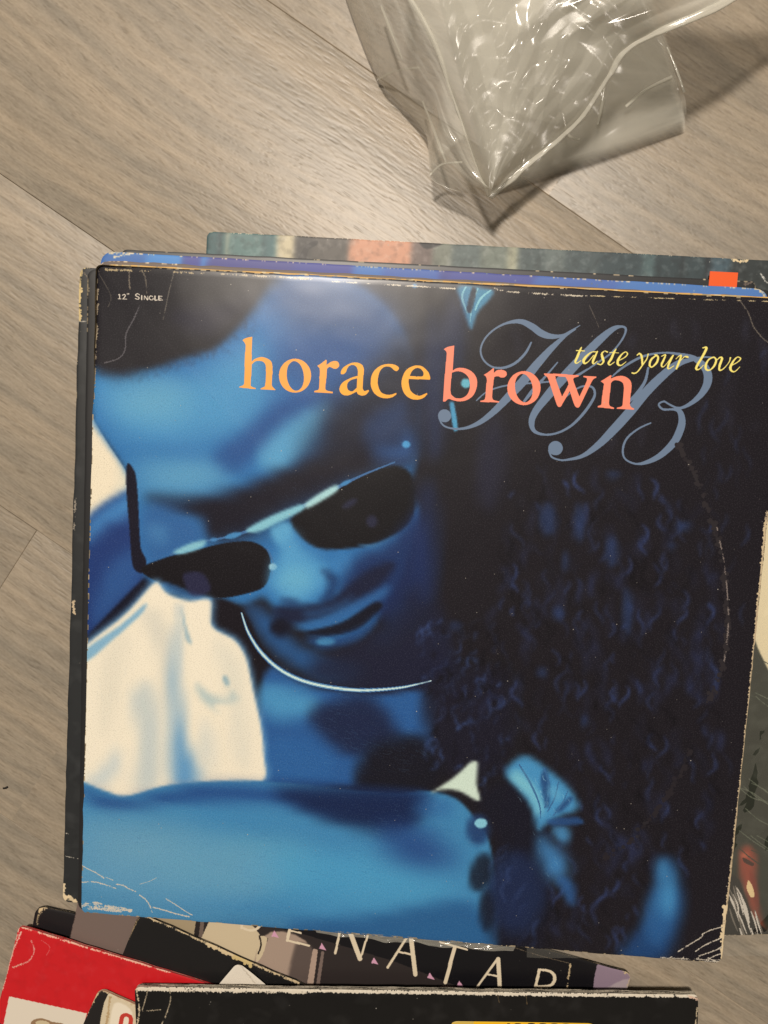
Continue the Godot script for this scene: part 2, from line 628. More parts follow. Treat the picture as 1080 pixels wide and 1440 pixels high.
func portrait(im: Image) -> void:
	soft(im, [-26, 883, 5, 916, 92, 1049, 221, 1233, 237, 1354, 103, 1468, -20, 1537], c(240, 230, 206), 1)
	soft(im, [-20, 1537, 241, 1337, 321, 1341, 358, 1824, 317, 1961, 120, 2154, -65, 2357, -58, 1851], c(32, 57, 118), 4.8)
	soft(im, [-28, 1573, 242, 1354, 272, 1484, 105, 1565, -17, 1692], c(67, 135, 201), 7.8)
	soft(im, [112, 1840, 309, 1694, 337, 1892, 185, 2059, 31, 2205], c(46, 90, 155, 0.8), 11.7)
	soft(im, [-65, 2357, 120, 2136, 359, 1878, 444, 1886, 188, 2158, -45, 2438], c(17, 17, 34), 3.6)
	soft(im, [-15, 625, 81, 599, 299, 608, 557, 510, 729, 458, 873, 304, 974, 152, 1095, -11, 1349, -32, 1651, 77, 1876, 315, 1984, 686, 1996, 1025, 1953, 1243, 2026, 1368, 1977, 1633, 1922, 1812, 1804, 2041, 1680, 2184, 1505, 2196, 1324, 2118, 1188, 2038, 1095, 1955, 987, 2006, 786, 1975, 405, 1910, 335, 1826, 283, 1563, 250, 1345, 221, 1237, 92, 1058, -4, 916], c(49, 116, 182), 6.5)
	soft(im, [4, 667, 303, 715, 733, 585, 942, 405, 1044, 568, 876, 918, 487, 1026, 134, 960], c(83, 159, 211, 0.9), 23.4)
	soft(im, [609, 762, 580, 828, 494, 880, 374, 904, 253, 893, 164, 851, 130, 788, 160, 722, 247, 671, 366, 647, 486, 658, 575, 700], c(112, 177, 209, 0.6), 20.8)
	soft(im, [1085, 736, 1061, 833, 985, 908, 877, 940, 768, 920, 686, 854, 653, 759, 678, 662, 755, 588, 862, 557, 971, 576, 1052, 642], c(73, 149, 205, 0.7), 18.2)
	soft(im, [889, 1228, 847, 1283, 728, 1328, 564, 1352, 399, 1348, 276, 1317, 230, 1267, 273, 1212, 393, 1167, 557, 1144, 722, 1148, 843, 1179], c(105, 173, 211, 0.85), 15.6)
	soft(im, [753, 1098, 922, 959, 1172, 731, 1471, 697, 1518, 775, 1266, 896, 1014, 1082, 888, 1198], c(35, 75, 141, 0.8), 14.3)
	soft(im, [1024, 1116, 1117, 947, 1283, 810, 1464, 723, 1445, 852, 1316, 1043, 1171, 1181], c(92, 166, 213, 0.9), 13.0)
	soft(im, [1074, 2, 1563, 20, 1824, 151, 1905, 438, 1544, 457, 1151, 289], c(43, 74, 124, 0.85), 20.8)
	soft(im, [1135, 395, 1453, 336, 1754, 404, 1852, 630, 1515, 712, 1168, 646], c(36, 77, 141, 0.8), 18.2)
	soft(im, [1412, 803, 1596, 623, 1960, 310, 2068, 1021, 1793, 1080, 1334, 1419, 1203, 1418, 905, 1634, 771, 1577, 1026, 1364, 1279, 1175], c(24, 27, 46), 15.6)
	soft(im, [344, 1383, 587, 1377, 892, 1306, 1192, 1167, 1490, 1055, 1869, 905, 1943, 1071, 1540, 1190, 1202, 1384, 903, 1577, 728, 1610, 693, 1493, 457, 1464], c(22, 20, 34), 9.1)
	soft(im, [346, 1436, 635, 1488, 719, 1624, 511, 1752, 371, 1823], c(48, 99, 162), 9.1)
	soft(im, [489, 1629, 468, 1649, 436, 1655, 401, 1646, 373, 1623, 360, 1594, 364, 1567, 385, 1547, 417, 1541, 451, 1551, 479, 1573, 493, 1601], c(76, 138, 194, 0.7), 7.8)
	soft(im, [1652, 874, 1773, 740, 1899, 691, 1930, 859, 1748, 1040], c(36, 77, 141, 0.5), 13.0)
	soft(im, [1705, 1042, 1872, 956, 1943, 858, 1972, 1048, 1836, 1086], c(46, 94, 162, 0.8), 7.8)
	soft(im, [224, 1181, 274, 1234, 296, 1386, 322, 1693, 361, 1779, 332, 1853, 277, 1812, 248, 1565, 224, 1346], c(20, 18, 34), 1.5)
	soft(im, [-29, 2, 1154, -22, 1048, 74, 927, 246, 778, 397, 566, 509, 299, 600, 148, 659, -16, 591], c(32, 30, 36), 7.8)
	soft(im, [462, 262, 846, 159, 1013, 67, 893, 261, 683, 397], c(40, 40, 62, 0.6), 10.4)
	soft(im, [327, 1835, 458, 1755, 634, 1696, 861, 1628, 1015, 1614, 1109, 1665, 1136, 1774, 1097, 1888, 962, 1946, 830, 1976, 697, 1976, 508, 1931], c(19, 16, 22), 1.6)
	soft(im, [480, 1897, 651, 1948, 786, 1984, 720, 2015, 563, 1981, 450, 1934], c(46, 96, 155, 0.8), 2.5)
	soft(im, [594, 1845, 714, 1828, 766, 1932, 652, 1975], c(42, 44, 80, 0.8), 2)
	soft(im, [1248, 1451, 1416, 1318, 1626, 1185, 1837, 1099, 1951, 1131, 1999, 1283, 1969, 1437, 1820, 1555, 1649, 1609, 1432, 1628, 1297, 1553], c(18, 16, 21), 2)
	soft(im, [1644, 1313, 1644, 1326, 1632, 1343, 1612, 1360, 1589, 1372, 1568, 1376, 1557, 1371, 1556, 1358, 1568, 1341, 1588, 1324, 1612, 1312, 1632, 1308], c(44, 48, 80, 0.7), 3.6)
	soft(im, [1775, 1440, 1771, 1460, 1759, 1475, 1742, 1481, 1725, 1477, 1711, 1463, 1705, 1444, 1709, 1424, 1721, 1409, 1738, 1403, 1755, 1407, 1769, 1421], c(44, 48, 80, 0.7), 3.6)
	stroke(im, [510, 1726, 9, 663, 1645, 13, 816, 1605, 13, 968, 1555, 18, 1161, 1456, 22, 1332, 1367, 22, 1500, 1261, 22, 1668, 1165, 13, 1857, 1076, 9], c(62, 106, 160))
	stroke(im, [1109, 1652, 9, 1147, 1729, 11, 1143, 1827, 9], c(60, 104, 158))
	soft(im, [527, 1707, 632, 1647, 728, 1623, 703, 1669, 581, 1717], c(134, 197, 219), 3.6)
	soft(im, [972, 1542, 1117, 1450, 1305, 1364, 1324, 1393, 1171, 1486, 1043, 1551], c(134, 199, 221), 3.6)
	soft(im, [1323, 1363, 1436, 1274, 1516, 1234, 1522, 1269, 1426, 1339, 1342, 1388], c(172, 220, 228), 3.6)
	soft(im, [799, 1614, 796, 1621, 788, 1627, 777, 1629, 766, 1628, 758, 1624, 755, 1617, 757, 1610, 765, 1605, 776, 1603, 787, 1604, 795, 1608], c(67, 129, 190), 1.2)
	soft(im, [945, 1565, 941, 1576, 924, 1588, 900, 1599, 874, 1605, 853, 1605, 844, 1599, 848, 1588, 865, 1576, 889, 1565, 915, 1559, 935, 1559], c(67, 135, 194), 1.5)
	soft(im, [1598, 1202, 1597, 1210, 1588, 1220, 1574, 1230, 1558, 1236, 1544, 1238, 1537, 1235, 1538, 1227, 1547, 1217, 1561, 1207, 1577, 1200, 1591, 1198], c(67, 135, 194), 1.5)
	soft(im, [1129, 1519, 1228, 1482, 1262, 1555, 1213, 1628, 1150, 1597], c(96, 172, 219), 4.8)
	soft(im, [1175, 1758, 1172, 1770, 1163, 1778, 1150, 1782, 1136, 1780, 1126, 1773, 1122, 1762, 1125, 1751, 1135, 1742, 1148, 1738, 1161, 1740, 1171, 1748], c(176, 218, 232), 1)
	soft(im, [1648, 1592, 1778, 1575, 1904, 1506, 1779, 1593], c(72, 138, 194, 0.8), 2)
	soft(im, [1191, 1528, 1262, 1546, 1346, 1651, 1458, 1718, 1495, 1831, 1360, 1959, 1228, 1955, 1127, 1872, 1145, 1774, 1192, 1647], c(84, 160, 213), 9.1)
	soft(im, [1385, 1825, 1374, 1865, 1340, 1897, 1292, 1911, 1243, 1903, 1206, 1876, 1192, 1837, 1203, 1797, 1237, 1765, 1285, 1751, 1333, 1759, 1370, 1786], c(104, 179, 217, 0.8), 9.1)
	soft(im, [1631, 1681, 1638, 1710, 1628, 1742, 1603, 1767, 1570, 1781, 1537, 1777, 1514, 1759, 1506, 1730, 1516, 1698, 1541, 1672, 1575, 1659, 1607, 1662], c(59, 127, 192, 0.9), 6.5)
	soft(im, [1653, 1675, 1843, 1575, 2026, 1368, 2112, 1712, 2063, 1980, 1893, 2058, 1668, 1961, 1576, 1879], c(25, 42, 89, 0.9), 14.3)
	soft(im, [1177, 2003, 1397, 1979, 1534, 1917, 1743, 1735, 1898, 1690, 1794, 1856, 1583, 2012, 1288, 2112, 1172, 2093], c(24, 28, 54, 0.95), 6.5)
	soft(im, [987, 2006, 1144, 2050, 1293, 2210, 1556, 2327, 1713, 2384, 1472, 2432, 1209, 2315, 1060, 2158], c(40, 90, 153, 0.9), 7.8)
	soft(im, [1271, 2131, 1265, 2160, 1243, 2183, 1212, 2193, 1181, 2187, 1157, 2168, 1148, 2139, 1155, 2109, 1176, 2087, 1207, 2077, 1238, 2082, 1262, 2102], c(18, 18, 34), 6.5)
	soft(im, [1280, 2130, 1454, 2074, 1625, 1964, 1794, 1864, 1871, 1824, 1849, 1896, 1681, 2023, 1457, 2127], c(46, 99, 162, 0.9), 4.8)
	soft(im, [1370, 2155, 1587, 2078, 1790, 1936, 1835, 1959, 1686, 2121, 1468, 2176], c(18, 17, 30, 0.95), 3.6)
	soft(im, [1363, 2187, 1539, 2175, 1720, 2096, 1811, 2005, 1773, 2115, 1647, 2213, 1472, 2252], c(33, 74, 133, 0.9), 6.5)
	soft(im, [1558, 2201, 1550, 2213, 1528, 2223, 1497, 2228, 1466, 2227, 1443, 2220, 1435, 2209, 1442, 2198, 1464, 2188, 1495, 2183, 1526, 2184, 1549, 2190], c(73, 148, 201, 0.8), 3.6)
	soft(im, [1342, 2036, 1537, 1970, 1665, 1895, 1582, 1989, 1409, 2059], c(48, 103, 166, 0.5), 4.8)
	soft(im, [1769, 2200, 1894, 2080, 1974, 1941, 2001, 2028, 1879, 2193], c(32, 66, 122, 0.7), 7.8)
	soft(im, [1379, 2339, 1558, 2372, 1734, 2360, 1694, 2430, 1472, 2423], c(41, 92, 153, 0.7), 7.8)
	soft(im, [1447, 1754, 1555, 1800, 1534, 1917, 1449, 1958, 1496, 1848], c(20, 37, 81, 0.7), 4.8)
	soft(im, [1325, 1977, 1316, 1987, 1292, 1993, 1261, 1992, 1231, 1986, 1210, 1975, 1203, 1963, 1212, 1953, 1236, 1948, 1267, 1948, 1297, 1955, 1318, 1965], c(20, 37, 81, 0.6), 4.8)
	soft(im, [1552, 2260, 1851, 2083, 2096, 1801, 2331, 2408, 1966, 2547, 1698, 2507, 1382, 2402], c(27, 31, 56, 0.85), 11.7)
	soft(im, [778, 2002, 875, 1991, 989, 2060, 1090, 2246, 1184, 2362, 1139, 2547, 1108, 2654, 1053, 2416, 975, 2263, 793, 2172], c(22, 18, 26), 2)
	soft(im, [1118, 2471, 1181, 2385, 1386, 2484, 1787, 2524, 2138, 2476, 2204, 2689, 2166, 2930, 1995, 3035, 1642, 3131, 1128, 3128], c(41, 90, 155), 4.8)
	soft(im, [1119, 2503, 1433, 2544, 1492, 2649, 1263, 2721, 1127, 2685], c(76, 153, 205, 0.9), 9.1)
	soft(im, [1180, 2856, 1495, 2878, 1593, 3056, 1191, 3110], c(44, 99, 166, 0.7), 9.1)
	soft(im, [1417, 2655, 1788, 2537, 1981, 2797, 1720, 2917, 1560, 2851], c(26, 32, 62, 0.9), 13.0)
	soft(im, [1806, 2855, 2134, 2763, 2269, 3014, 2003, 3182, 1732, 3138], c(22, 22, 34), 9.1)
	soft(im, [2134, 2422, 2564, 2302, 2670, 2565, 2609, 2933, 2348, 2999, 2186, 2827], c(26, 26, 42, 0.9), 11.7)
	stroke(im, [967, 2061, 12, 1016, 2184, 22, 1111, 2313, 31, 1249, 2416, 34, 1430, 2476, 34, 1698, 2498, 31, 1961, 2466, 22, 2160, 2407, 9], c(46, 84, 140))
	stroke(im, [967, 2061, 8, 1016, 2184, 14, 1111, 2313, 20, 1249, 2416, 22, 1430, 2476, 22, 1698, 2498, 20, 1961, 2466, 14, 2160, 2407, 6], c(120, 172, 206))
	stroke(im, [967, 2061, 4, 1016, 2184, 7, 1111, 2313, 10, 1249, 2416, 11, 1430, 2476, 11, 1698, 2498, 10, 1961, 2466, 7, 2160, 2407, 3], c(206, 232, 230))
	soft(im, [-83, 2386, 33, 2269, 231, 2097, 400, 1897, 444, 1886, 518, 1957, 644, 1989, 786, 1979, 801, 2144, 947, 2220, 1023, 2337, 1076, 2542, 1135, 2767, 1161, 2949, 1156, 3149, 786, 3182, 264, 3321, -82, 3272], c(100, 157, 207, 0.9), 4.8)
	soft(im, [-55, 2402, 33, 2296, 232, 2124, 401, 1920, 436, 1904, 500, 1971, 636, 2007, 769, 1994, 784, 2155, 929, 2235, 1005, 2343, 1058, 2543, 1117, 2768, 1143, 2951, 1138, 3132, 785, 3164, 491, 3219, 264, 3302, -55, 3251], c(243, 236, 217), 2)
	soft(im, [343, 2094, 488, 2129, 532, 2398, 525, 2719, 465, 2403], c(214, 214, 204, 0.8), 11.7)
	soft(im, [123, 2290, 257, 2235, 221, 2557, 140, 2932, 89, 2750], c(226, 222, 206, 0.7), 13.0)
	soft(im, [796, 2244, 956, 2346, 1013, 2638, 1053, 3050, 959, 2964, 908, 2600], c(222, 222, 210, 0.7), 11.7)
	soft(im, [770, 2747, 820, 2882, 811, 3115, 733, 2981], c(204, 214, 214, 0.7), 7.8)
	soft(im, [547, 2035, 601, 2041, 615, 2712, 579, 2440], c(200, 212, 214, 0.7), 4.8)
	soft(im, [516, 2173, 582, 2531, 648, 2895, 748, 3157, 572, 3189, 552, 2717], c(100, 157, 205), 7.8)
	soft(im, [411, 2543, 478, 2815, 476, 3206, 331, 3236, 349, 2917, 287, 2644], c(186, 202, 208, 0.75), 9.1)
	soft(im, [-11, 2362, 202, 2194, 368, 2038, 343, 2103, 190, 2258, 0, 2435], c(120, 175, 213, 0.9), 2.5)
	soft(im, [587, 2033, 623, 2165, 663, 2276, 626, 2255], c(120, 166, 194, 0.7), 3.6)
	soft(im, [694, 2523, 809, 2598, 922, 2599, 897, 2537, 967, 2618, 811, 2652, 868, 2717, 743, 2634], c(160, 190, 200, 0.7), 4.8)
	soft(im, [903, 2489, 907, 2506, 906, 2521, 900, 2530, 890, 2529, 879, 2519, 870, 2504, 865, 2486, 866, 2471, 873, 2463, 883, 2464, 894, 2473], c(120, 166, 190, 0.7), 2)
	soft(im, [-27, 3249, 99, 3145, 232, 2972, 192, 3171, 56, 3257], c(184, 204, 216, 0.8), 7.8)
	soft(im, [-64, 3242, 125, 3266, 264, 3297, 513, 3212, 785, 3159, 1146, 3127, 1643, 3140, 2001, 3145, 2178, 3113, 2358, 3146, 2490, 3266, 2600, 3443, 2698, 4074, 2422, 4121, 1328, 4127, -64, 4148], c(64, 135, 188), 2.2)
	soft(im, [-55, 3265, 264, 3316, 786, 3178, 1644, 3159, 2179, 3132, 2055, 3299, 1652, 3312, 1198, 3263, 608, 3309, 151, 3391], c(30, 66, 133, 0.9), 9.1)
	soft(im, [734, 3639, 685, 3734, 544, 3812, 348, 3852, 151, 3844, 5, 3789, -50, 3702, 1, 3607, 143, 3530, 338, 3490, 534, 3499, 679, 3553], c(120, 170, 194, 0.8), 31.2)
	soft(im, [1533, 3646, 1465, 3747, 1269, 3833, 996, 3881, 719, 3878, 515, 3824, 438, 3735, 509, 3633, 708, 3548, 980, 3501, 1254, 3505, 1456, 3558], c(99, 166, 199, 0.7), 26.0)
	soft(im, [2393, 3745, 2300, 3828, 2051, 3884, 1711, 3897, 1371, 3865, 1125, 3795, 1038, 3707, 1135, 3624, 1387, 3569, 1727, 3556, 2063, 3589, 2306, 3658], c(76, 160, 209, 0.8), 23.4)
	soft(im, [1216, 3168, 2179, 3136, 2061, 3392, 1655, 3377, 1379, 3282], c(20, 33, 71, 0.9), 11.7)
	soft(im, [2369, 3550, 2322, 3599, 2223, 3617, 2100, 3598, 1986, 3547, 1912, 3479, 1897, 3411, 1945, 3362, 2044, 3344, 2166, 3363, 2279, 3414, 2354, 3482], c(33, 64, 129, 0.85), 15.6)
	soft(im, [-41, 3463, 384, 3501, 981, 3525, 1310, 3736, 863, 4012, -20, 4013], c(105, 162, 199, 0.5), 26.0)
	soft(im, [2362, 3206, 2346, 3240, 2299, 3267, 2233, 3281, 2166, 3277, 2115, 3257, 2095, 3226, 2111, 3193, 2159, 3165, 2225, 3152, 2292, 3155, 2342, 3175], c(48, 103, 166, 0.7), 9.1)
	soft(im, [866, 4108, 1778, 3984, 2492, 3819, 2693, 4122, 1330, 4166], c(35, 85, 141, 0.8), 14.3)
	soft(im, [-49, 3943, 584, 3987, 1323, 4022, 1329, 4142, -63, 4162], c(73, 136, 180, 0.6), 13.0)
	strands(im, [2557, 993, 3149, 1001, 3753, 1177, 3919, 2032, 3940, 3153, 3805, 3580, 3491, 4030, 2959, 4075, 2641, 3393, 2540, 2574, 2521, 1685], 260, c(44, 54, 96, 0.42), 46, 8, 0.15, 1.0, 3)
	strands(im, [2557, 993, 3149, 1001, 3753, 1177, 3919, 2032, 3940, 3153, 3805, 3580, 3491, 4030, 2959, 4075, 2641, 3393, 2540, 2574, 2521, 1685], 300, c(52, 70, 124, 0.42), 36, 5, 0.1, 1.2, 2)
	strands(im, [2557, 993, 3149, 1001, 3753, 1177, 3919, 2032, 3940, 3153, 3805, 3580, 3491, 4030, 2959, 4075, 2641, 3393, 2540, 2574, 2521, 1685], 320, c(14, 12, 18, 0.5), 40, 4, 0.2, 1.2, 2)
	strands(im, [2066, 2024, 2539, 1948, 2743, 2969, 2398, 3087, 2163, 2875], 170, c(56, 80, 136, 0.42), 26, 4, -0.4, 1.4, 2)
	strands(im, [2066, 2024, 2539, 1948, 2743, 2969, 2398, 3087, 2163, 2875], 140, c(16, 14, 22, 0.6), 26, 4, -0.3, 1.4, 2)
	strands(im, [3625, 265, 4009, 204, 4044, 1588, 4003, 2469, 4004, 3378, 3812, 2483], 70, c(46, 58, 96, 0.35), 40, 5, 0.0, 0.8, 2)
	strands(im, [2372, 165, 3976, 83, 3977, 910, 2472, 998], 60, c(58, 62, 86, 0.25), 40, 9, 0.1, 0.6, 3)
	soft(im, [2498, 3126, 2641, 3393, 2632, 3770, 2693, 4122, 2964, 4146, 2878, 3005], c(22, 22, 36), 9.1)
	soft(im, [2963, 3719, 2949, 3857, 2888, 3963, 2797, 4008, 2700, 3979, 2625, 3884, 2590, 3750, 2606, 3612, 2667, 3507, 2757, 3463, 2853, 3492, 2928, 3586], c(28, 42, 79, 0.9), 11.7)
	soft(im, [2615, 3629, 2595, 3692, 2562, 3735, 2526, 3746, 2496, 3722, 2481, 3670, 2484, 3603, 2505, 3540, 2537, 3498, 2573, 3487, 2603, 3511, 2618, 3563], c(17, 16, 28, 0.8), 6.5)
	soft(im, [2647, 3863, 2646, 3935, 2634, 3988, 2613, 4009, 2589, 3992, 2569, 3941, 2558, 3871, 2559, 3800, 2572, 3747, 2593, 3726, 2617, 3743, 2637, 3793], c(17, 16, 28, 0.75), 6.5)
	soft(im, [2584, 3333, 2578, 3384, 2554, 3424, 2520, 3440, 2483, 3429, 2455, 3394, 2442, 3344, 2448, 3292, 2471, 3253, 2506, 3236, 2542, 3247, 2571, 3283], c(32, 59, 108, 0.9), 6.5)
	soft(im, [2205, 3121, 2348, 3004, 2439, 2905, 2483, 2906, 2483, 3035, 2509, 3153, 2377, 3098, 2266, 3097], c(208, 230, 218), 3.6)
	soft(im, [2567, 3292, 2563, 3309, 2549, 3322, 2530, 3328, 2510, 3325, 2494, 3314, 2488, 3298, 2492, 3282, 2506, 3269, 2525, 3263, 2546, 3266, 2561, 3276], c(131, 199, 225), 1.4)
	soft(im, [2654, 2953, 2769, 2839, 2938, 2931, 3065, 3036, 3123, 3152, 3026, 3205, 2925, 3278, 2880, 3319, 2838, 3169, 2741, 3052], c(70, 146, 201), 6.5)
	soft(im, [2692, 2982, 2826, 3009, 2911, 3150, 2877, 3226, 2796, 3080], c(112, 188, 219), 4.8)
	soft(im, [2906, 2911, 2946, 3092, 2925, 3162, 2876, 2982], c(32, 64, 116, 0.8), 2.5)
	soft(im, [3023, 3178, 3087, 3090, 3060, 3083, 2980, 3181], c(32, 64, 116, 0.8), 2)
	soft(im, [2886, 3346, 2973, 3386, 3084, 3498, 3068, 3640, 2968, 3610, 2900, 3466], c(65, 135, 201, 0.9), 7.8)
	soft(im, [3031, 3615, 3130, 3635, 3147, 3793, 3090, 3751], c(46, 98, 166, 0.8), 6.5)
	soft(im, [2970, 3288, 3076, 3285, 3075, 3382, 3011, 3364], c(73, 148, 209, 0.85), 4.8)
	soft(im, [2940, 3240, 3123, 3207, 3161, 3250, 2965, 3275], c(40, 83, 145, 0.8), 2.5)
	stroke(im, [2739, 2901, 9, 2813, 3010, 13, 2880, 3143, 9, 2895, 3234, 4], c(56, 104, 156))
	stroke(im, [2893, 2912, 9, 2932, 3024, 13, 2917, 3163, 9], c(56, 104, 156))
	stroke(im, [2987, 2996, 7, 2973, 3090, 11, 2936, 3185, 7], c(56, 104, 156))
	stroke(im, [3048, 3047, 4, 3020, 3132, 9, 2973, 3209, 7], c(56, 104, 156))
	soft(im, [2682, 2974, 2741, 2933, 2799, 3011, 2833, 3109, 2777, 3068], c(120, 194, 219, 0.8), 4.8)
	soft(im, [3014, 3099, 2998, 3109, 2975, 3109, 2951, 3096, 2932, 3076, 2924, 3054, 2928, 3034, 2944, 3024, 2967, 3025, 2991, 3037, 3010, 3057, 3018, 3080], c(96, 173, 215, 0.7), 4.8)
	soft(im, [3629, 3482, 3681, 3422, 3747, 3473, 3792, 3628, 3795, 3815, 3745, 4094, 3446, 4129, 3549, 3930, 3626, 3791, 3634, 3640], c(30, 66, 118), 11.7)
	soft(im, [3615, 3665, 3789, 3651, 3786, 3863, 3667, 4015, 3589, 3879], c(44, 99, 161, 0.8), 10.4)
	soft(im, [3641, 3467, 3706, 3457, 3761, 3630, 3758, 3794, 3683, 3787, 3665, 3591], c(70, 148, 205, 0.9), 7.8)
	soft(im, [2173, 18, 2379, 33, 2358, 91, 2296, 169, 2265, 269, 2232, 213, 2192, 112], c(76, 151, 194, 0.9), 3.6)
	stroke(im, [2215, 24, 8, 2198, 83, 13, 2234, 172, 8], c(132, 196, 216))
	stroke(im, [2287, 29, 8, 2259, 109, 13, 2254, 220, 4], c(132, 196, 216))
	stroke(im, [2362, 34, 8, 2307, 86, 13, 2279, 153, 8], c(132, 196, 216))
	soft(im, [2253, 23, 2279, 38, 2255, 171, 2228, 156], c(26, 26, 40, 0.8), 1.5)
	soft(im, [1931, 30, 1929, 37, 1923, 41, 1915, 43, 1906, 42, 1900, 38, 1897, 32, 1899, 26, 1905, 21, 1913, 19, 1921, 20, 1928, 24], c(72, 152, 213), 1.2)
	soft(im, [1945, 964, 1942, 975, 1933, 983, 1921, 987, 1908, 985, 1898, 978, 1894, 967, 1897, 956, 1905, 948, 1918, 944, 1931, 947, 1941, 954], c(76, 157, 217), 1.5)
	soft(im, [2282, 581, 2279, 596, 2269, 608, 2255, 612, 2240, 609, 2228, 599, 2223, 585, 2226, 570, 2236, 558, 2251, 554, 2266, 557, 2277, 567], c(100, 183, 209), 1.5)
	soft(im, [2163, 701, 2189, 700, 2224, 859, 2200, 869], c(78, 162, 207), 1.3)
	soft(im, [2139, 593, 2145, 825, 2131, 997, 2101, 1062, 2063, 1001, 2027, 832, 2004, 601, 1999, 371, 2013, 203, 2043, 140, 2080, 199, 2115, 364], c(36, 57, 108, 0.55), 9.1)
	soft(im, [2238, 296, 2237, 421, 2219, 513, 2187, 549, 2151, 517, 2121, 427, 2103, 303, 2104, 178, 2123, 87, 2154, 52, 2190, 83, 2221, 172], c(36, 57, 108, 0.5), 9.1)
	soft(im, [2518, 1044, 2507, 1193, 2476, 1303, 2433, 1342, 2390, 1302, 2359, 1191, 2348, 1042, 2359, 893, 2390, 785, 2433, 746, 2475, 786, 2506, 895], c(44, 50, 86, 0.4), 11.7)
	soft(im, [2165, 1533, 2166, 1730, 2144, 1877, 2104, 1933, 2057, 1882, 2017, 1740, 1993, 1544, 1993, 1348, 2015, 1205, 2055, 1151, 2101, 1200, 2141, 1339], c(30, 49, 102, 0.5), 11.7)
	soft(im, [2848, 1361, 2845, 1413, 2829, 1452, 2805, 1467, 2778, 1455, 2757, 1418, 2746, 1367, 2749, 1315, 2765, 1277, 2789, 1261, 2816, 1273, 2837, 1310], c(48, 77, 139, 0.5), 6.5)
	soft(im, [3023, 1372, 3024, 1432, 3015, 1477, 2999, 1494, 2981, 1479, 2965, 1436, 2956, 1376, 2955, 1316, 2964, 1271, 2980, 1254, 2998, 1269, 3014, 1312], c(48, 77, 139, 0.5), 6.5)
	soft(im, [3206, 1074, 3201, 1085, 3187, 1093, 3166, 1098, 3145, 1096, 3129, 1089, 3122, 1079, 3127, 1068, 3142, 1059, 3162, 1055, 3184, 1057, 3200, 1064], c(48, 77, 139, 0.5), 6.5)
	soft(im, [2940, 1615, 2941, 1650, 2937, 1676, 2929, 1685, 2920, 1677, 2911, 1652, 2906, 1617, 2906, 1582, 2910, 1557, 2918, 1547, 2927, 1556, 2935, 1581], c(48, 77, 139, 0.5), 6.5)
	soft(im, [3232, 1531, 3231, 1579, 3220, 1615, 3202, 1629, 3182, 1617, 3165, 1583, 3156, 1536, 3157, 1489, 3168, 1453, 3186, 1439, 3206, 1451, 3223, 1484], c(48, 77, 139, 0.5), 6.5)
	soft(im, [3348, 1894, 3350, 1969, 3344, 2024, 3331, 2045, 3314, 2026, 3299, 1972, 3288, 1898, 3286, 1824, 3292, 1769, 3306, 1748, 3322, 1767, 3338, 1820], c(48, 77, 139, 0.5), 6.5)
	soft(im, [2939, 1930, 2936, 1952, 2925, 1969, 2908, 1976, 2891, 1972, 2877, 1956, 2871, 1935, 2874, 1913, 2885, 1896, 2902, 1889, 2919, 1893, 2933, 1909], c(48, 77, 139, 0.5), 6.5)
	soft(im, [2864, 2304, 2862, 2319, 2851, 2332, 2837, 2337, 2821, 2334, 2809, 2323, 2804, 2308, 2807, 2292, 2817, 2280, 2832, 2275, 2847, 2278, 2859, 2288], c(48, 77, 139, 0.5), 6.5)
	soft(im, [3135, 2599, 3134, 2619, 3129, 2634, 3121, 2640, 3112, 2636, 3104, 2621, 3100, 2601, 3101, 2581, 3106, 2566, 3115, 2560, 3124, 2564, 3131, 2579], c(48, 77, 139, 0.5), 6.5)
	soft(im, [2316, 2052, 2313, 2065, 2303, 2076, 2288, 2080, 2272, 2078, 2260, 2069, 2256, 2056, 2259, 2042, 2269, 2032, 2284, 2027, 2300, 2030, 2311, 2039], c(48, 77, 139, 0.5), 6.5)
	soft(im, [3656, 1354, 3650, 1367, 3631, 1378, 3604, 1383, 3576, 1381, 3556, 1373, 3547, 1361, 3553, 1348, 3572, 1337, 3599, 1332, 3627, 1334, 3648, 1342], c(48, 77, 139, 0.5), 6.5)
	soft(im, [3571, 1480, 3569, 1491, 3562, 1499, 3551, 1503, 3541, 1500, 3532, 1493, 3529, 1482, 3530, 1472, 3537, 1463, 3548, 1460, 3558, 1462, 3567, 1469], c(48, 77, 139, 0.5), 6.5)
	strands(im, [2597, 3397, 2865, 3422, 2981, 4073, 2694, 4146], 50, c(50, 70, 118, 0.3), 40, 5, -0.3, 1.0, 2)
	strands(im, [14, 538, 299, 587, 565, 488, 777, 380, 926, 230, 1056, 65, 1143, 102, 940, 363, 730, 500, 301, 672, 17, 657], 700, c(34, 34, 52, 0.45), 10, 1.6, 0.5, 0.5, 2)
	strands(im, [-35, 3297, 265, 3335, 786, 3201, 1645, 3182, 2180, 3160, 2505, 3357, 2591, 3963, 1325, 4070, -19, 4061], 1100, c(140, 190, 222, 0.06), 9, 1.0, 1.5, 0.3, 0)
	strands(im, [-35, 3297, 265, 3335, 786, 3201, 1645, 3182, 2180, 3160, 2505, 3357, 2591, 3963, 1325, 4070, -19, 4061], 1100, c(30, 62, 120, 0.06), 10, 1.0, 1.5, 0.3, 0)
	strands(im, [1138, 2515, 2139, 2490, 2163, 2875, 1994, 3016, 1163, 3098], 420, c(120, 180, 222, 0.07), 11, 1.0, 1.3, 0.4, 0)
	strands(im, [1138, 2515, 2139, 2490, 2163, 2875, 1994, 3016, 1163, 3098], 380, c(24, 50, 104, 0.05), 11, 1.1, 1.3, 0.4, 0)
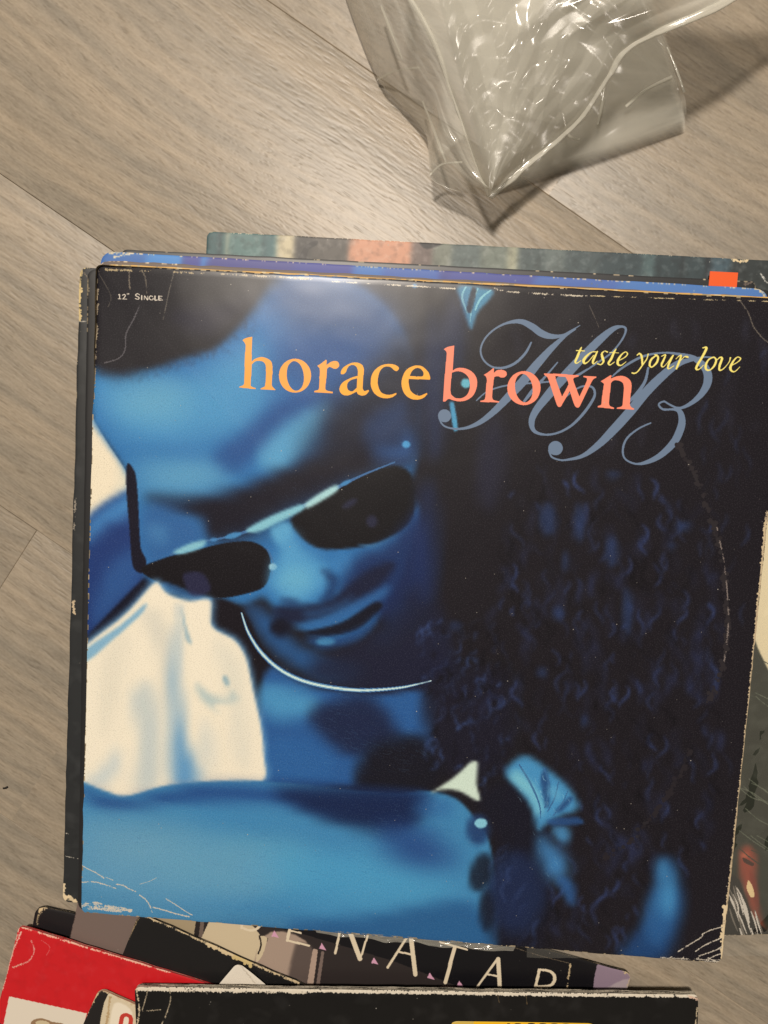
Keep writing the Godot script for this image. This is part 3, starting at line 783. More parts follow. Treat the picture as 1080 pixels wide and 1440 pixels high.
	strands(im, [17, 666, 856, 409, 1226, 57, 1742, 197, 1973, 856, 1840, 1906, 1470, 2378, 963, 1963, 347, 1471, 91, 1006], 900, c(140, 190, 224, 0.05), 5, 1.0, 0.9, 0.5, 0)
	strands(im, [17, 666, 856, 409, 1226, 57, 1742, 197, 1973, 856, 1840, 1906, 1470, 2378, 963, 1963, 347, 1471, 91, 1006], 900, c(24, 46, 96, 0.05), 5, 1.0, 0.9, 0.5, 0)
	strands(im, [-32, 2437, 408, 2000, 745, 2067, 979, 2367, 1122, 3091, 285, 3225, -28, 3202], 420, c(180, 196, 204, 0.06), 16, 1.1, 0.1, 0.3, 0)
	strands(im, [2882, 3351, 3071, 3499, 2968, 3610, 2662, 2943, 2779, 2847, 3090, 3127], 60, c(150, 205, 230, 0.3), 10, 1.4, 0.6, 0.5, 0)


func monogram(im: Image) -> void:
	stroke(im, [2621, 324, 10, 2593, 386, 15, 2536, 449, 16, 2465, 481, 15, 2399, 477, 11, 2347, 439, 11, 2327, 383, 11, 2347, 318, 11, 2400, 259, 11, 2471, 219, 15, 2551, 206, 29, 2618, 231, 39, 2678, 268, 41, 2736, 283, 31, 2800, 274, 16, 2850, 243, 10, 2898, 211, 5], c(108, 128, 156))
	stroke(im, [2874, 234, 8, 2816, 277, 18, 2741, 354, 36, 2667, 446, 49, 2593, 548, 54, 2517, 641, 49, 2426, 745, 38, 2348, 811, 28, 2268, 848, 17, 2194, 855, 12, 2135, 839, 10, 2106, 796, 10], c(108, 128, 156))
	stroke(im, [2138, 781, 76, 2140, 783, 76], c(108, 128, 156))
	stroke(im, [2323, 681, 8, 2377, 629, 8, 2449, 596, 10, 2529, 576, 10, 2634, 562, 10, 2756, 545, 10, 2842, 528, 10, 2907, 497, 10, 2961, 463, 10], c(108, 128, 156))
	stroke(im, [2784, 432, 8, 2721, 516, 13, 2654, 601, 23, 2606, 669, 15], c(108, 128, 156))
	stroke(im, [2917, 500, 7, 3005, 431, 11, 3091, 362, 11, 3149, 281, 11, 3167, 220, 13, 3138, 205, 15, 3089, 224, 31, 3021, 287, 46, 2944, 374, 50, 2868, 466, 56, 2792, 562, 56, 2741, 630, 52, 2678, 723, 43, 2658, 789, 36, 2678, 842, 22, 2740, 860, 14, 2814, 846, 13, 2886, 804, 15, 2946, 740, 17, 2996, 663, 17, 3017, 606, 15, 2997, 565, 13, 2941, 564, 11, 2888, 594, 9, 2850, 629, 7], c(108, 128, 156))
	stroke(im, [2810, 936, 84, 2812, 937, 84], c(108, 128, 156))
	stroke(im, [2773, 952, 11, 2792, 989, 11, 2836, 1004, 11, 2882, 1002, 13, 2974, 973, 24, 3062, 902, 41, 3147, 804, 54, 3231, 696, 57, 3313, 580, 55, 3397, 483, 51, 3482, 405, 40, 3553, 378, 22, 3612, 366, 11], c(108, 128, 156))
	stroke(im, [3112, 495, 9, 3163, 445, 13, 3242, 390, 15, 3313, 359, 13, 3403, 343, 11, 3495, 348, 18, 3580, 368, 31, 3649, 424, 46, 3667, 496, 49, 3636, 572, 37, 3577, 631, 24, 3515, 660, 15, 3458, 642, 11, 3424, 626, 11, 3395, 645, 11, 3423, 672, 13, 3479, 669, 13, 3516, 676, 28, 3536, 716, 39, 3536, 772, 46, 3505, 858, 46, 3438, 937, 37, 3367, 983, 26, 3294, 1002, 13, 3227, 977, 11, 3208, 922, 13, 3226, 855, 13, 3286, 796, 11, 3357, 756, 9], c(108, 128, 156))
	stroke(im, [3315, 437, 13, 3303, 516, 18, 3259, 593, 22, 3208, 651, 18], c(108, 128, 156))
	stroke(im, [3580, 368, 13, 3634, 356, 11, 3689, 356, 9], c(108, 128, 156))


func titles(im: Image) -> void:
	glyph(im, [[904, 402, 1, 915, 391, 0, 939, 382, 0, 961, 378, 1, 962, 437, 0, 964, 526, 1, 980, 509, 0, 1021, 494, 0, 1057, 501, 0, 1083, 518, 0, 1092, 553, 0, 1093, 606, 0, 1093, 658, 0, 1101, 671, 0, 1116, 682, 1, 1113, 687, 1, 1023, 686, 1, 1029, 678, 1, 1049, 667, 0, 1053, 643, 0, 1053, 578, 0, 1049, 540, 0, 1034, 522, 0, 1007, 517, 0, 983, 524, 0, 966, 542, 1, 965, 612, 0, 964, 665, 0, 975, 675, 0, 996, 680, 1, 995, 687, 1, 894, 682, 1, 897, 676, 1, 917, 668, 0, 924, 656, 0, 923, 556, 0, 923, 468, 0, 923, 427, 0, 916, 414, 0]], c(255, 172, 78))
	glyph(im, [[1327, 588, 0, 1321, 627, 0, 1302, 661, 0, 1271, 685, 0, 1235, 694, 0, 1197, 689, 0, 1164, 669, 0, 1142, 637, 0, 1133, 599, 0, 1138, 560, 0, 1158, 526, 0, 1188, 503, 0, 1225, 493, 0, 1263, 499, 0, 1295, 519, 0, 1318, 550, 0], [1282, 587, 0, 1284, 621, 0, 1277, 651, 0, 1264, 672, 0, 1245, 682, 0, 1225, 679, 0, 1205, 662, 0, 1190, 636, 0, 1181, 603, 0, 1180, 569, 0, 1186, 539, 0, 1200, 518, 0, 1218, 508, 0, 1239, 512, 0, 1258, 528, 0, 1273, 554, 0]], c(255, 172, 78))
	glyph(im, [[1360, 528, 1, 1380, 515, 0, 1411, 489, 1, 1415, 492, 1, 1417, 520, 1, 1439, 502, 0, 1462, 494, 0, 1483, 498, 0, 1493, 517, 0, 1485, 533, 0, 1467, 541, 0, 1449, 535, 0, 1434, 531, 0, 1419, 544, 1, 1419, 600, 0, 1416, 659, 0, 1426, 671, 0, 1462, 677, 1, 1461, 687, 1, 1350, 686, 1, 1351, 677, 1, 1373, 670, 0, 1378, 655, 0, 1377, 602, 0, 1377, 555, 0, 1374, 541, 0]], c(255, 172, 78))
	glyph(im, [[1503, 563, 0, 1509, 570, 0, 1524, 567, 0, 1535, 555, 0, 1543, 531, 0, 1557, 516, 0, 1577, 512, 0, 1596, 522, 0, 1605, 545, 0, 1607, 573, 1, 1567, 588, 0, 1523, 614, 0, 1504, 641, 0, 1502, 668, 0, 1518, 688, 0, 1543, 695, 0, 1569, 688, 0, 1605, 668, 1, 1613, 682, 0, 1637, 690, 0, 1661, 683, 0, 1680, 661, 1, 1674, 653, 1, 1660, 660, 0, 1648, 660, 0, 1640, 643, 0, 1641, 567, 0, 1641, 532, 0, 1630, 509, 0, 1603, 497, 0, 1568, 499, 0, 1533, 517, 0, 1511, 538, 0], [1605, 589, 1, 1570, 600, 0, 1550, 618, 0, 1546, 642, 0, 1556, 662, 0, 1580, 667, 0, 1604, 645, 1]], c(255, 178, 62))
	glyph(im, [[1849, 512, 0, 1847, 526, 0, 1836, 534, 0, 1821, 529, 0, 1805, 516, 0, 1784, 509, 0, 1758, 516, 0, 1736, 544, 0, 1728, 591, 0, 1732, 626, 0, 1752, 663, 0, 1785, 676, 0, 1815, 673, 0, 1842, 662, 1, 1845, 670, 1, 1821, 689, 0, 1786, 698, 0, 1745, 693, 0, 1708, 668, 0, 1687, 623, 0, 1689, 570, 0, 1712, 528, 0, 1751, 502, 0, 1792, 494, 0, 1828, 498, 0]], c(255, 178, 62))
	glyph(im, [[2038, 574, 1, 1974, 575, 0, 1912, 575, 1, 1914, 604, 0, 1928, 645, 0, 1956, 666, 0, 1986, 671, 0, 2015, 657, 0, 2026, 652, 1, 2028, 661, 1, 2005, 684, 0, 1970, 696, 0, 1928, 691, 0, 1891, 664, 0, 1871, 613, 0, 1876, 560, 0, 1900, 518, 0, 1946, 495, 0, 1987, 498, 0, 2025, 528, 0, 2040, 563, 0], [1917, 557, 1, 1930, 528, 0, 1953, 510, 0, 1979, 513, 0, 1998, 536, 0, 1993, 555, 0, 1962, 559, 0]], c(255, 178, 62))
	glyph(im, [[2109, 390, 1, 2131, 376, 0, 2169, 366, 1, 2171, 415, 0, 2169, 514, 1, 2192, 498, 0, 2233, 494, 0, 2281, 511, 0, 2313, 547, 0, 2320, 593, 0, 2305, 646, 0, 2269, 680, 0, 2222, 692, 0, 2181, 687, 0, 2157, 681, 0, 2137, 698, 1, 2124, 698, 1, 2124, 650, 0, 2125, 533, 0, 2128, 417, 0, 2124, 403, 0], [2167, 525, 1, 2199, 515, 0, 2235, 522, 0, 2266, 549, 0, 2278, 595, 0, 2269, 642, 0, 2239, 670, 0, 2198, 673, 0, 2170, 654, 1, 2164, 625, 0, 2165, 560, 0]], c(255, 146, 118))
	glyph(im, [[2355, 528, 1, 2380, 511, 0, 2408, 485, 1, 2413, 488, 1, 2415, 513, 1, 2432, 497, 0, 2461, 493, 0, 2485, 501, 0, 2491, 520, 0, 2479, 535, 0, 2458, 538, 0, 2438, 531, 0, 2418, 538, 1, 2415, 588, 0, 2415, 658, 0, 2424, 672, 0, 2458, 679, 1, 2456, 686, 1, 2345, 688, 1, 2345, 681, 1, 2367, 675, 0, 2373, 660, 0, 2374, 602, 0, 2375, 555, 0, 2369, 538, 0]], c(255, 146, 118))
	glyph(im, [[2696, 587, 0, 2691, 626, 0, 2673, 660, 0, 2642, 683, 0, 2606, 693, 0, 2567, 687, 0, 2534, 667, 0, 2510, 636, 0, 2500, 598, 0, 2505, 560, 0, 2524, 526, 0, 2554, 503, 0, 2591, 493, 0, 2629, 499, 0, 2662, 519, 0, 2686, 550, 0], [2648, 583, 0, 2651, 615, 0, 2646, 644, 0, 2633, 665, 0, 2615, 676, 0, 2595, 673, 0, 2575, 658, 0, 2558, 634, 0, 2547, 603, 0, 2544, 570, 0, 2549, 541, 0, 2562, 520, 0, 2580, 510, 0, 2600, 513, 0, 2620, 528, 0, 2637, 552, 0]], c(255, 146, 118))
	glyph(im, [[2709, 500, 1, 2813, 498, 1, 2915, 501, 1, 2913, 508, 1, 2887, 518, 0, 2886, 534, 0, 2928, 625, 1, 2962, 536, 0, 2963, 516, 0, 2942, 509, 1, 2941, 502, 1, 3019, 502, 1, 3017, 510, 1, 3001, 519, 0, 2988, 546, 0, 2935, 680, 0, 2927, 689, 0, 2913, 688, 0, 2901, 673, 0, 2869, 596, 1, 2830, 677, 0, 2822, 690, 0, 2808, 691, 0, 2796, 673, 0, 2744, 548, 0, 2731, 522, 0, 2712, 509, 1], [2778, 512, 1, 2838, 515, 1, 2851, 536, 0, 2857, 559, 0, 2826, 630, 1, 2783, 534, 0]], c(255, 146, 118))
	glyph(im, [[3045, 528, 1, 3067, 513, 0, 3100, 489, 1, 3106, 492, 1, 3104, 509, 1, 3141, 493, 0, 3181, 492, 0, 3211, 508, 0, 3226, 533, 0, 3227, 585, 0, 3227, 655, 0, 3237, 670, 0, 3255, 678, 1, 3252, 683, 1, 3151, 685, 1, 3153, 677, 1, 3181, 666, 0, 3184, 634, 0, 3184, 564, 0, 3176, 533, 0, 3154, 520, 0, 3125, 518, 0, 3106, 534, 1, 3105, 592, 0, 3105, 656, 0, 3112, 670, 0, 3136, 678, 1, 3135, 686, 1, 3039, 681, 1, 3040, 674, 1, 3059, 664, 0, 3060, 629, 0, 3064, 559, 0, 3064, 542, 0]], c(255, 146, 118))
	stroke(im, [2918, 336, 6, 2910, 355, 12, 2897, 395, 14, 2888, 421, 12, 2896, 431, 7, 2920, 414, 4], c(246, 232, 128))
	stroke(im, [2888, 358, 6, 2936, 357, 6], c(246, 232, 128))
	stroke(im, [3006, 359, 6, 2980, 361, 6, 2954, 383, 12, 2936, 411, 16, 2942, 429, 11, 2962, 419, 6, 2991, 381, 6], c(246, 232, 128))
	stroke(im, [3012, 356, 8, 2997, 394, 14, 2990, 418, 13, 2997, 429, 7, 3016, 411, 4], c(246, 232, 128))
	stroke(im, [3070, 356, 9, 3054, 352, 6, 3039, 367, 11, 3045, 392, 16, 3052, 412, 12, 3039, 431, 7, 3019, 427, 8], c(246, 232, 128))
	stroke(im, [3119, 337, 6, 3109, 356, 12, 3096, 394, 14, 3082, 420, 12, 3092, 430, 7, 3116, 412, 4], c(246, 232, 128))
	stroke(im, [3084, 358, 6, 3136, 358, 6], c(246, 232, 128))
	stroke(im, [3145, 400, 5, 3176, 380, 6, 3188, 361, 8, 3176, 350, 6, 3154, 367, 9, 3136, 401, 15, 3138, 424, 13, 3157, 429, 7, 3183, 407, 4], c(246, 232, 128))
	stroke(im, [3245, 365, 6, 3257, 355, 9, 3270, 368, 13, 3277, 398, 12, 3278, 416, 9], c(246, 232, 128))
	stroke(im, [3308, 355, 7, 3303, 383, 7, 3281, 421, 8, 3257, 459, 8, 3239, 471, 8, 3225, 470, 9], c(246, 232, 128))
	stroke(im, [3359, 358, 8, 3329, 386, 12, 3322, 418, 13, 3337, 429, 8, 3362, 402, 12, 3367, 370, 12, 3349, 357, 7], c(246, 232, 128))
	stroke(im, [3387, 364, 5, 3409, 355, 8, 3400, 387, 12, 3391, 412, 12, 3399, 426, 6, 3418, 409, 4, 3446, 363, 5], c(246, 232, 128))
	stroke(im, [3453, 356, 10, 3434, 403, 13, 3429, 429, 10, 3439, 433, 6, 3463, 415, 4], c(246, 232, 128))
	stroke(im, [3471, 376, 4, 3487, 359, 6, 3500, 356, 10, 3489, 400, 13, 3479, 432, 10], c(246, 232, 128))
	stroke(im, [3497, 386, 4, 3520, 360, 6, 3538, 361, 12], c(246, 232, 128))
	stroke(im, [3620, 303, 5, 3642, 303, 14, 3624, 352, 14, 3597, 408, 14, 3595, 429, 11, 3613, 426, 6, 3633, 403, 4], c(246, 232, 128))
	stroke(im, [3688, 353, 8, 3662, 368, 9, 3647, 401, 13, 3652, 426, 12, 3673, 429, 7, 3696, 403, 12, 3704, 370, 12, 3691, 353, 7], c(246, 232, 128))
	stroke(im, [3708, 370, 5, 3725, 353, 8, 3737, 359, 13, 3727, 401, 14, 3728, 426, 10, 3750, 418, 6, 3778, 380, 5, 3785, 352, 9], c(246, 232, 128))
	stroke(im, [3793, 397, 5, 3828, 375, 6, 3844, 354, 8, 3825, 346, 6, 3804, 370, 11, 3790, 407, 15, 3799, 427, 11, 3819, 429, 6, 3844, 402, 4], c(246, 232, 128))
	stroke(im, [136, 169, 5, 142, 167, 6, 142, 191, 6], c(214, 206, 194))
	stroke(im, [134, 192, 4, 153, 192, 4], c(214, 206, 194))
	stroke(im, [160, 170, 5, 172, 165, 6, 178, 173, 6, 165, 191, 5], c(214, 206, 194))
	stroke(im, [163, 192, 5, 187, 192, 5], c(214, 206, 194))
	stroke(im, [190, 159, 5, 190, 164, 4], c(214, 206, 194))
	stroke(im, [199, 158, 5, 199, 164, 4], c(214, 206, 194))
	stroke(im, [266, 163, 5, 252, 157, 5, 242, 167, 6, 264, 180, 6, 257, 190, 5, 241, 186, 5], c(214, 206, 194))
	stroke(im, [280, 168, 8, 281, 190, 8], c(214, 206, 194))
	stroke(im, [297, 190, 4, 297, 169, 5, 317, 190, 7, 317, 168, 4], c(214, 206, 194))
	stroke(im, [348, 170, 5, 334, 167, 5, 327, 179, 6, 337, 190, 5, 351, 187, 5, 351, 180, 6], c(214, 206, 194))
	stroke(im, [362, 167, 8, 363, 189, 8, 377, 189, 5], c(214, 206, 194))
	stroke(im, [386, 166, 8, 387, 189, 8], c(214, 206, 194))
	stroke(im, [386, 167, 4, 406, 166, 4], c(214, 206, 194))
	stroke(im, [386, 178, 4, 402, 177, 4], c(214, 206, 194))
	stroke(im, [387, 189, 5, 409, 188, 5], c(214, 206, 194))


func wear(im: Image) -> void:
	scuff(im, [-11, 3776, 7, 41, 3799, 7, 102, 3825, 7, 146, 3852, 7], c(206, 198, 184), 0.1)
	scuff(im, [154, 3843, 5, 206, 3861, 5], c(206, 198, 184), 0.3)
	scuff(im, [-9, 3896, 7, 69, 3883, 7, 147, 3893, 7, 225, 3915, 7], c(206, 198, 184), 0.15)
	scuff(im, [228, 3886, 7, 276, 3891, 7, 311, 3910, 7, 354, 3925, 7], c(206, 198, 184), 0.15)
	scuff(im, [380, 3945, 7, 424, 3977, 7, 451, 4015, 7, 465, 4059, 7], c(206, 198, 184), 0.1)
	scuff(im, [552, 3957, 6, 622, 3996, 6, 675, 4028, 6, 727, 4055, 6], c(206, 198, 184), 0.2)
	scuff(im, [469, 4022, 8, 538, 4035, 8, 607, 4051, 8, 711, 4069, 8], c(206, 198, 184), 0.2)
	scuff(im, [-6, 4030, 10, 81, 4021, 10, 193, 4036, 10, 332, 4049, 10], c(206, 198, 184), 0.45)
	scuff(im, [-5, 4043, 10, 81, 4032, 10, 194, 4044, 10, 332, 4054, 10], c(206, 198, 184), 0.45)
	scuff(im, [-5, 4055, 10, 81, 4043, 10, 194, 4052, 10, 332, 4058, 10], c(206, 198, 184), 0.45)
	scuff(im, [-5, 4068, 10, 81, 4054, 10, 194, 4060, 10, 332, 4062, 10], c(206, 198, 184), 0.45)
	scuff(im, [-4, 4081, 10, 82, 4064, 10, 194, 4069, 10, 332, 4067, 10], c(206, 198, 184), 0.45)
	scuff(im, [378, 3874, 3, 446, 3846, 3, 488, 3820, 3], c(206, 198, 184), 0.3)
	scuff(im, [198, 21, 9, 200, 79, 9, 205, 127, 9], c(112, 104, 94), 0.1)
	scuff(im, [275, 17, 8, 296, 55, 8, 307, 103, 8, 309, 151, 8], c(100, 94, 86), 0.1)
	scuff(im, [474, 17, 7, 461, 76, 7, 444, 154, 7, 427, 251, 7, 418, 300, 7], c(92, 88, 84), 0.35)
	scuff(im, [271, 221, 8, 233, 310, 8, 190, 400, 8, 188, 488, 8, 154, 544, 8, 64, 578, 8], c(88, 86, 92), 0.1)
	scuff(im, [10, 49, 6, 42, 96, 6, 89, 181, 6, 71, 245, 6], c(80, 76, 72), 0.4)
	scuff(im, [3817, 4039, 7, 3863, 4003, 7, 3950, 3933, 7, 3962, 3906, 7, 4018, 3875, 7, 4070, 3857, 7], c(206, 198, 184), 0.12)
	scuff(im, [3924, 4030, 7, 3979, 3983, 7, 4072, 3928, 7], c(206, 198, 184), 0.12)
	scuff(im, [3947, 4059, 7, 4041, 4014, 7, 4087, 3984, 7], c(206, 198, 184), 0.12)
	scuff(im, [3998, 4081, 7, 4063, 4039, 7, 4092, 4036, 7], c(206, 198, 184), 0.12)
	scuff(im, [4006, 4065, 7, 4068, 4091, 7], c(206, 198, 184), 0.12)
	scuff(im, [3754, 4097, 7, 3781, 4077, 7], c(206, 198, 184), 0.12)
	scuff(im, [3911, 4097, 7, 3948, 4070, 7], c(206, 198, 184), 0.12)
	scuff(im, [3842, 4095, 7, 3855, 4073, 7], c(206, 198, 184), 0.12)
	scuff(im, [3714, 4097, 7, 3832, 4098, 7, 3950, 4098, 7, 4098, 4096, 7], c(206, 198, 184), 0.5)
	scuff(im, [3714, 4092, 7, 3832, 4091, 7, 3950, 4090, 7, 4097, 4086, 7], c(206, 198, 184), 0.5)
	scuff(im, [3713, 4087, 7, 3831, 4085, 7, 3949, 4081, 7, 4096, 4075, 7], c(206, 198, 184), 0.5)
	scuff(im, [3523, 861, 33, 3635, 1036, 33, 3765, 1305, 33, 3856, 1557, 34, 3906, 1814, 34, 3927, 2031, 34, 3906, 2253, 34, 3852, 2413, 34], c(47, 43, 47), 0.42)
	scuff(im, [3786, 2664, 34, 3731, 2872, 35, 3629, 3085, 35, 3467, 3328, 35, 3310, 3457, 35], c(42, 38, 43), 0.5)
	scuff(im, [3803, 1354, 8, 3873, 1599, 8, 3923, 1900, 8, 3923, 2163, 8], c(130, 120, 116), 0.55)
	scuff(im, [2625, 1942, 4, 2555, 2169, 4, 2521, 2305, 4], c(80, 74, 76), 0.75)
	scuff(im, [2941, 87, 5, 2980, 159, 5, 3009, 215, 5], c(90, 84, 80), 0.2)
	scuff(im, [3807, 19, 7, 3863, 89, 7, 3903, 169, 7, 3972, 239, 7, 4058, 283, 7], c(100, 94, 88), 0.3)
	scuff(im, [3627, -151, 1, 3649, -95, 1, 3652, -22, 1], c(206, 198, 184), 0.9)
	scuff(im, [1139, 20, 9, 1437, 30, 8, 1817, 32, 8, 2153, 36, 8], c(206, 198, 180), 0.45)
	scuff(im, [2361, 17, 9, 2467, 37, 9, 2655, 40, 9, 2945, 41, 9], c(206, 198, 180), 0.5)
	scuff(im, [2945, 37, 6, 3439, 29, 6, 4010, 17, 6], c(206, 190, 150), 0.55)
	scuff(im, [-44, 3321, 18, -41, 3701, 19, -37, 4097, 19], c(214, 196, 168), 0.35)
	scuff(im, [-44, 2714, 7, -40, 3321, 7], c(200, 186, 164), 0.6)
	scuff(im, [-19, 1604, 22, -21, 1724, 22], c(230, 220, 205), 0.05)
	scuff(im, [6, 25, 13, 6, 411, 13, 2, 795, 13], c(150, 138, 118), 0.5)
	scuff(im, [49, 23, 10, 712, 20, 10, 1309, 20, 10], c(176, 160, 126), 0.5)
	scuff(im, [4085, 1242, 16, 4091, 1801, 16, 4097, 2462, 16, 4095, 3141, 16, 4092, 3743, 17], c(206, 188, 156), 0.16)
	scuff(im, [4091, 1801, 10, 4097, 2462, 10, 4095, 3141, 10, 4092, 3743, 10], c(196, 176, 146), 0.05)
	scuff(im, [4081, 3721, 31, 4084, 3838, 31, 4097, 4073, 31], c(226, 206, 170), 0.08)
	scuff(im, [1418, 4091, 7, 2238, 4089, 7, 2691, 4098, 7], c(150, 140, 126), 0.6)


func teal(im: Image) -> void:
	soft(im, [-1, -37, 83, -37, 92, 273, 6, 273], c(58, 92, 96), 5)
	soft(im, [83, -37, 102, -37, 111, 273, 92, 273], c(30, 56, 64), 5)
	soft(im, [102, -37, 144, -37, 153, 273, 111, 273], c(70, 106, 108), 5)
	soft(im, [135, -37, 168, -37, 177, 273, 144, 273], c(206, 196, 170), 5)
	soft(im, [163, -37, 375, -37, 384, 273, 172, 273], c(84, 118, 118), 5)
	soft(im, [375, -37, 393, -37, 403, 272, 384, 273], c(36, 60, 68), 5)
	soft(im, [393, -37, 473, -36, 483, 272, 403, 272], c(72, 108, 112), 5)
	soft(im, [473, -36, 595, -36, 606, 272, 483, 272], c(200, 190, 160), 5)
	soft(im, [595, -36, 725, -36, 737, 272, 606, 272], c(66, 64, 62), 5)
	soft(im, [725, -36, 977, -36, 990, 272, 737, 272], c(84, 80, 76), 5)
	soft(im, [977, -36, 1357, -36, 1372, 271, 990, 272], c(206, 150, 122), 5)
	soft(im, [1357, -36, 1496, -36, 1512, 271, 1372, 271], c(110, 96, 92), 5)
	soft(im, [1496, -36, 1625, -36, 1642, 270, 1512, 271], c(120, 126, 116), 5)
	soft(im, [1625, -36, 1809, -36, 1827, 270, 1642, 270], c(90, 104, 104), 5)
	soft(im, [1809, -36, 1974, -36, 1993, 270, 1827, 270], c(112, 122, 114), 5)
	soft(im, [1974, -36, 2052, -36, 2071, 270, 1993, 270], c(170, 172, 150), 5)
	soft(im, [2052, -36, 2222, -36, 2241, 270, 2071, 270], c(74, 88, 90), 5)
	soft(im, [2222, -36, 2359, -35, 2379, 269, 2241, 270], c(100, 112, 112), 5)
	soft(im, [2359, -35, 2586, -35, 2608, 269, 2379, 269], c(70, 84, 88), 5)
	soft(im, [2586, -35, 2836, -35, 2859, 269, 2608, 269], c(54, 70, 76), 5)
	soft(im, [2836, -35, 2927, -35, 2950, 268, 2859, 269], c(78, 100, 104), 5)
	soft(im, [2927, -35, 3085, -35, 3109, 268, 2950, 268], c(46, 62, 68), 5)
	soft(im, [3085, -35, 3107, -35, 3132, 268, 3109, 268], c(24, 30, 34), 5)
	soft(im, [3107, -35, 3243, -35, 3268, 268, 3132, 268], c(50, 66, 72), 5)
	soft(im, [3243, -35, 3279, -35, 3304, 268, 3268, 268], c(26, 32, 38), 5)
	soft(im, [3279, -35, 3423, -35, 3449, 268, 3304, 268], c(70, 92, 104), 5)
	soft(im, [3423, -35, 3759, -35, 3787, 267, 3449, 268], c(44, 52, 54), 5)
	soft(im, [605, 165, 656, 58, 729, 22, 730, 49, 676, 88, 653, 180], c(50, 48, 48), 0.6)
	soft(im, [1396, -12, 1558, -11, 1446, 40], c(30, 28, 30), 1)
	scuff(im, [43, 2, 8, 979, -4, 7, 2361, -3, 7, 3403, -3, 7], c(220, 206, 180), 0.45)
	scuff(im, [839, -6, 12, 1072, -4, 12, 1304, -3, 12], c(240, 230, 214), 0.3)
	scuff(im, [3394, -7, 18, 3450, 17, 18, 3503, 1, 18], c(226, 206, 166), 0.1)
	scuff(im, [5, 4, 14, 42, -2, 14], c(200, 186, 150), 0.2)
	scuff(im, [3592, 86, 9, 3624, 129, 9, 3662, 149, 9], c(206, 206, 200), 0.2)


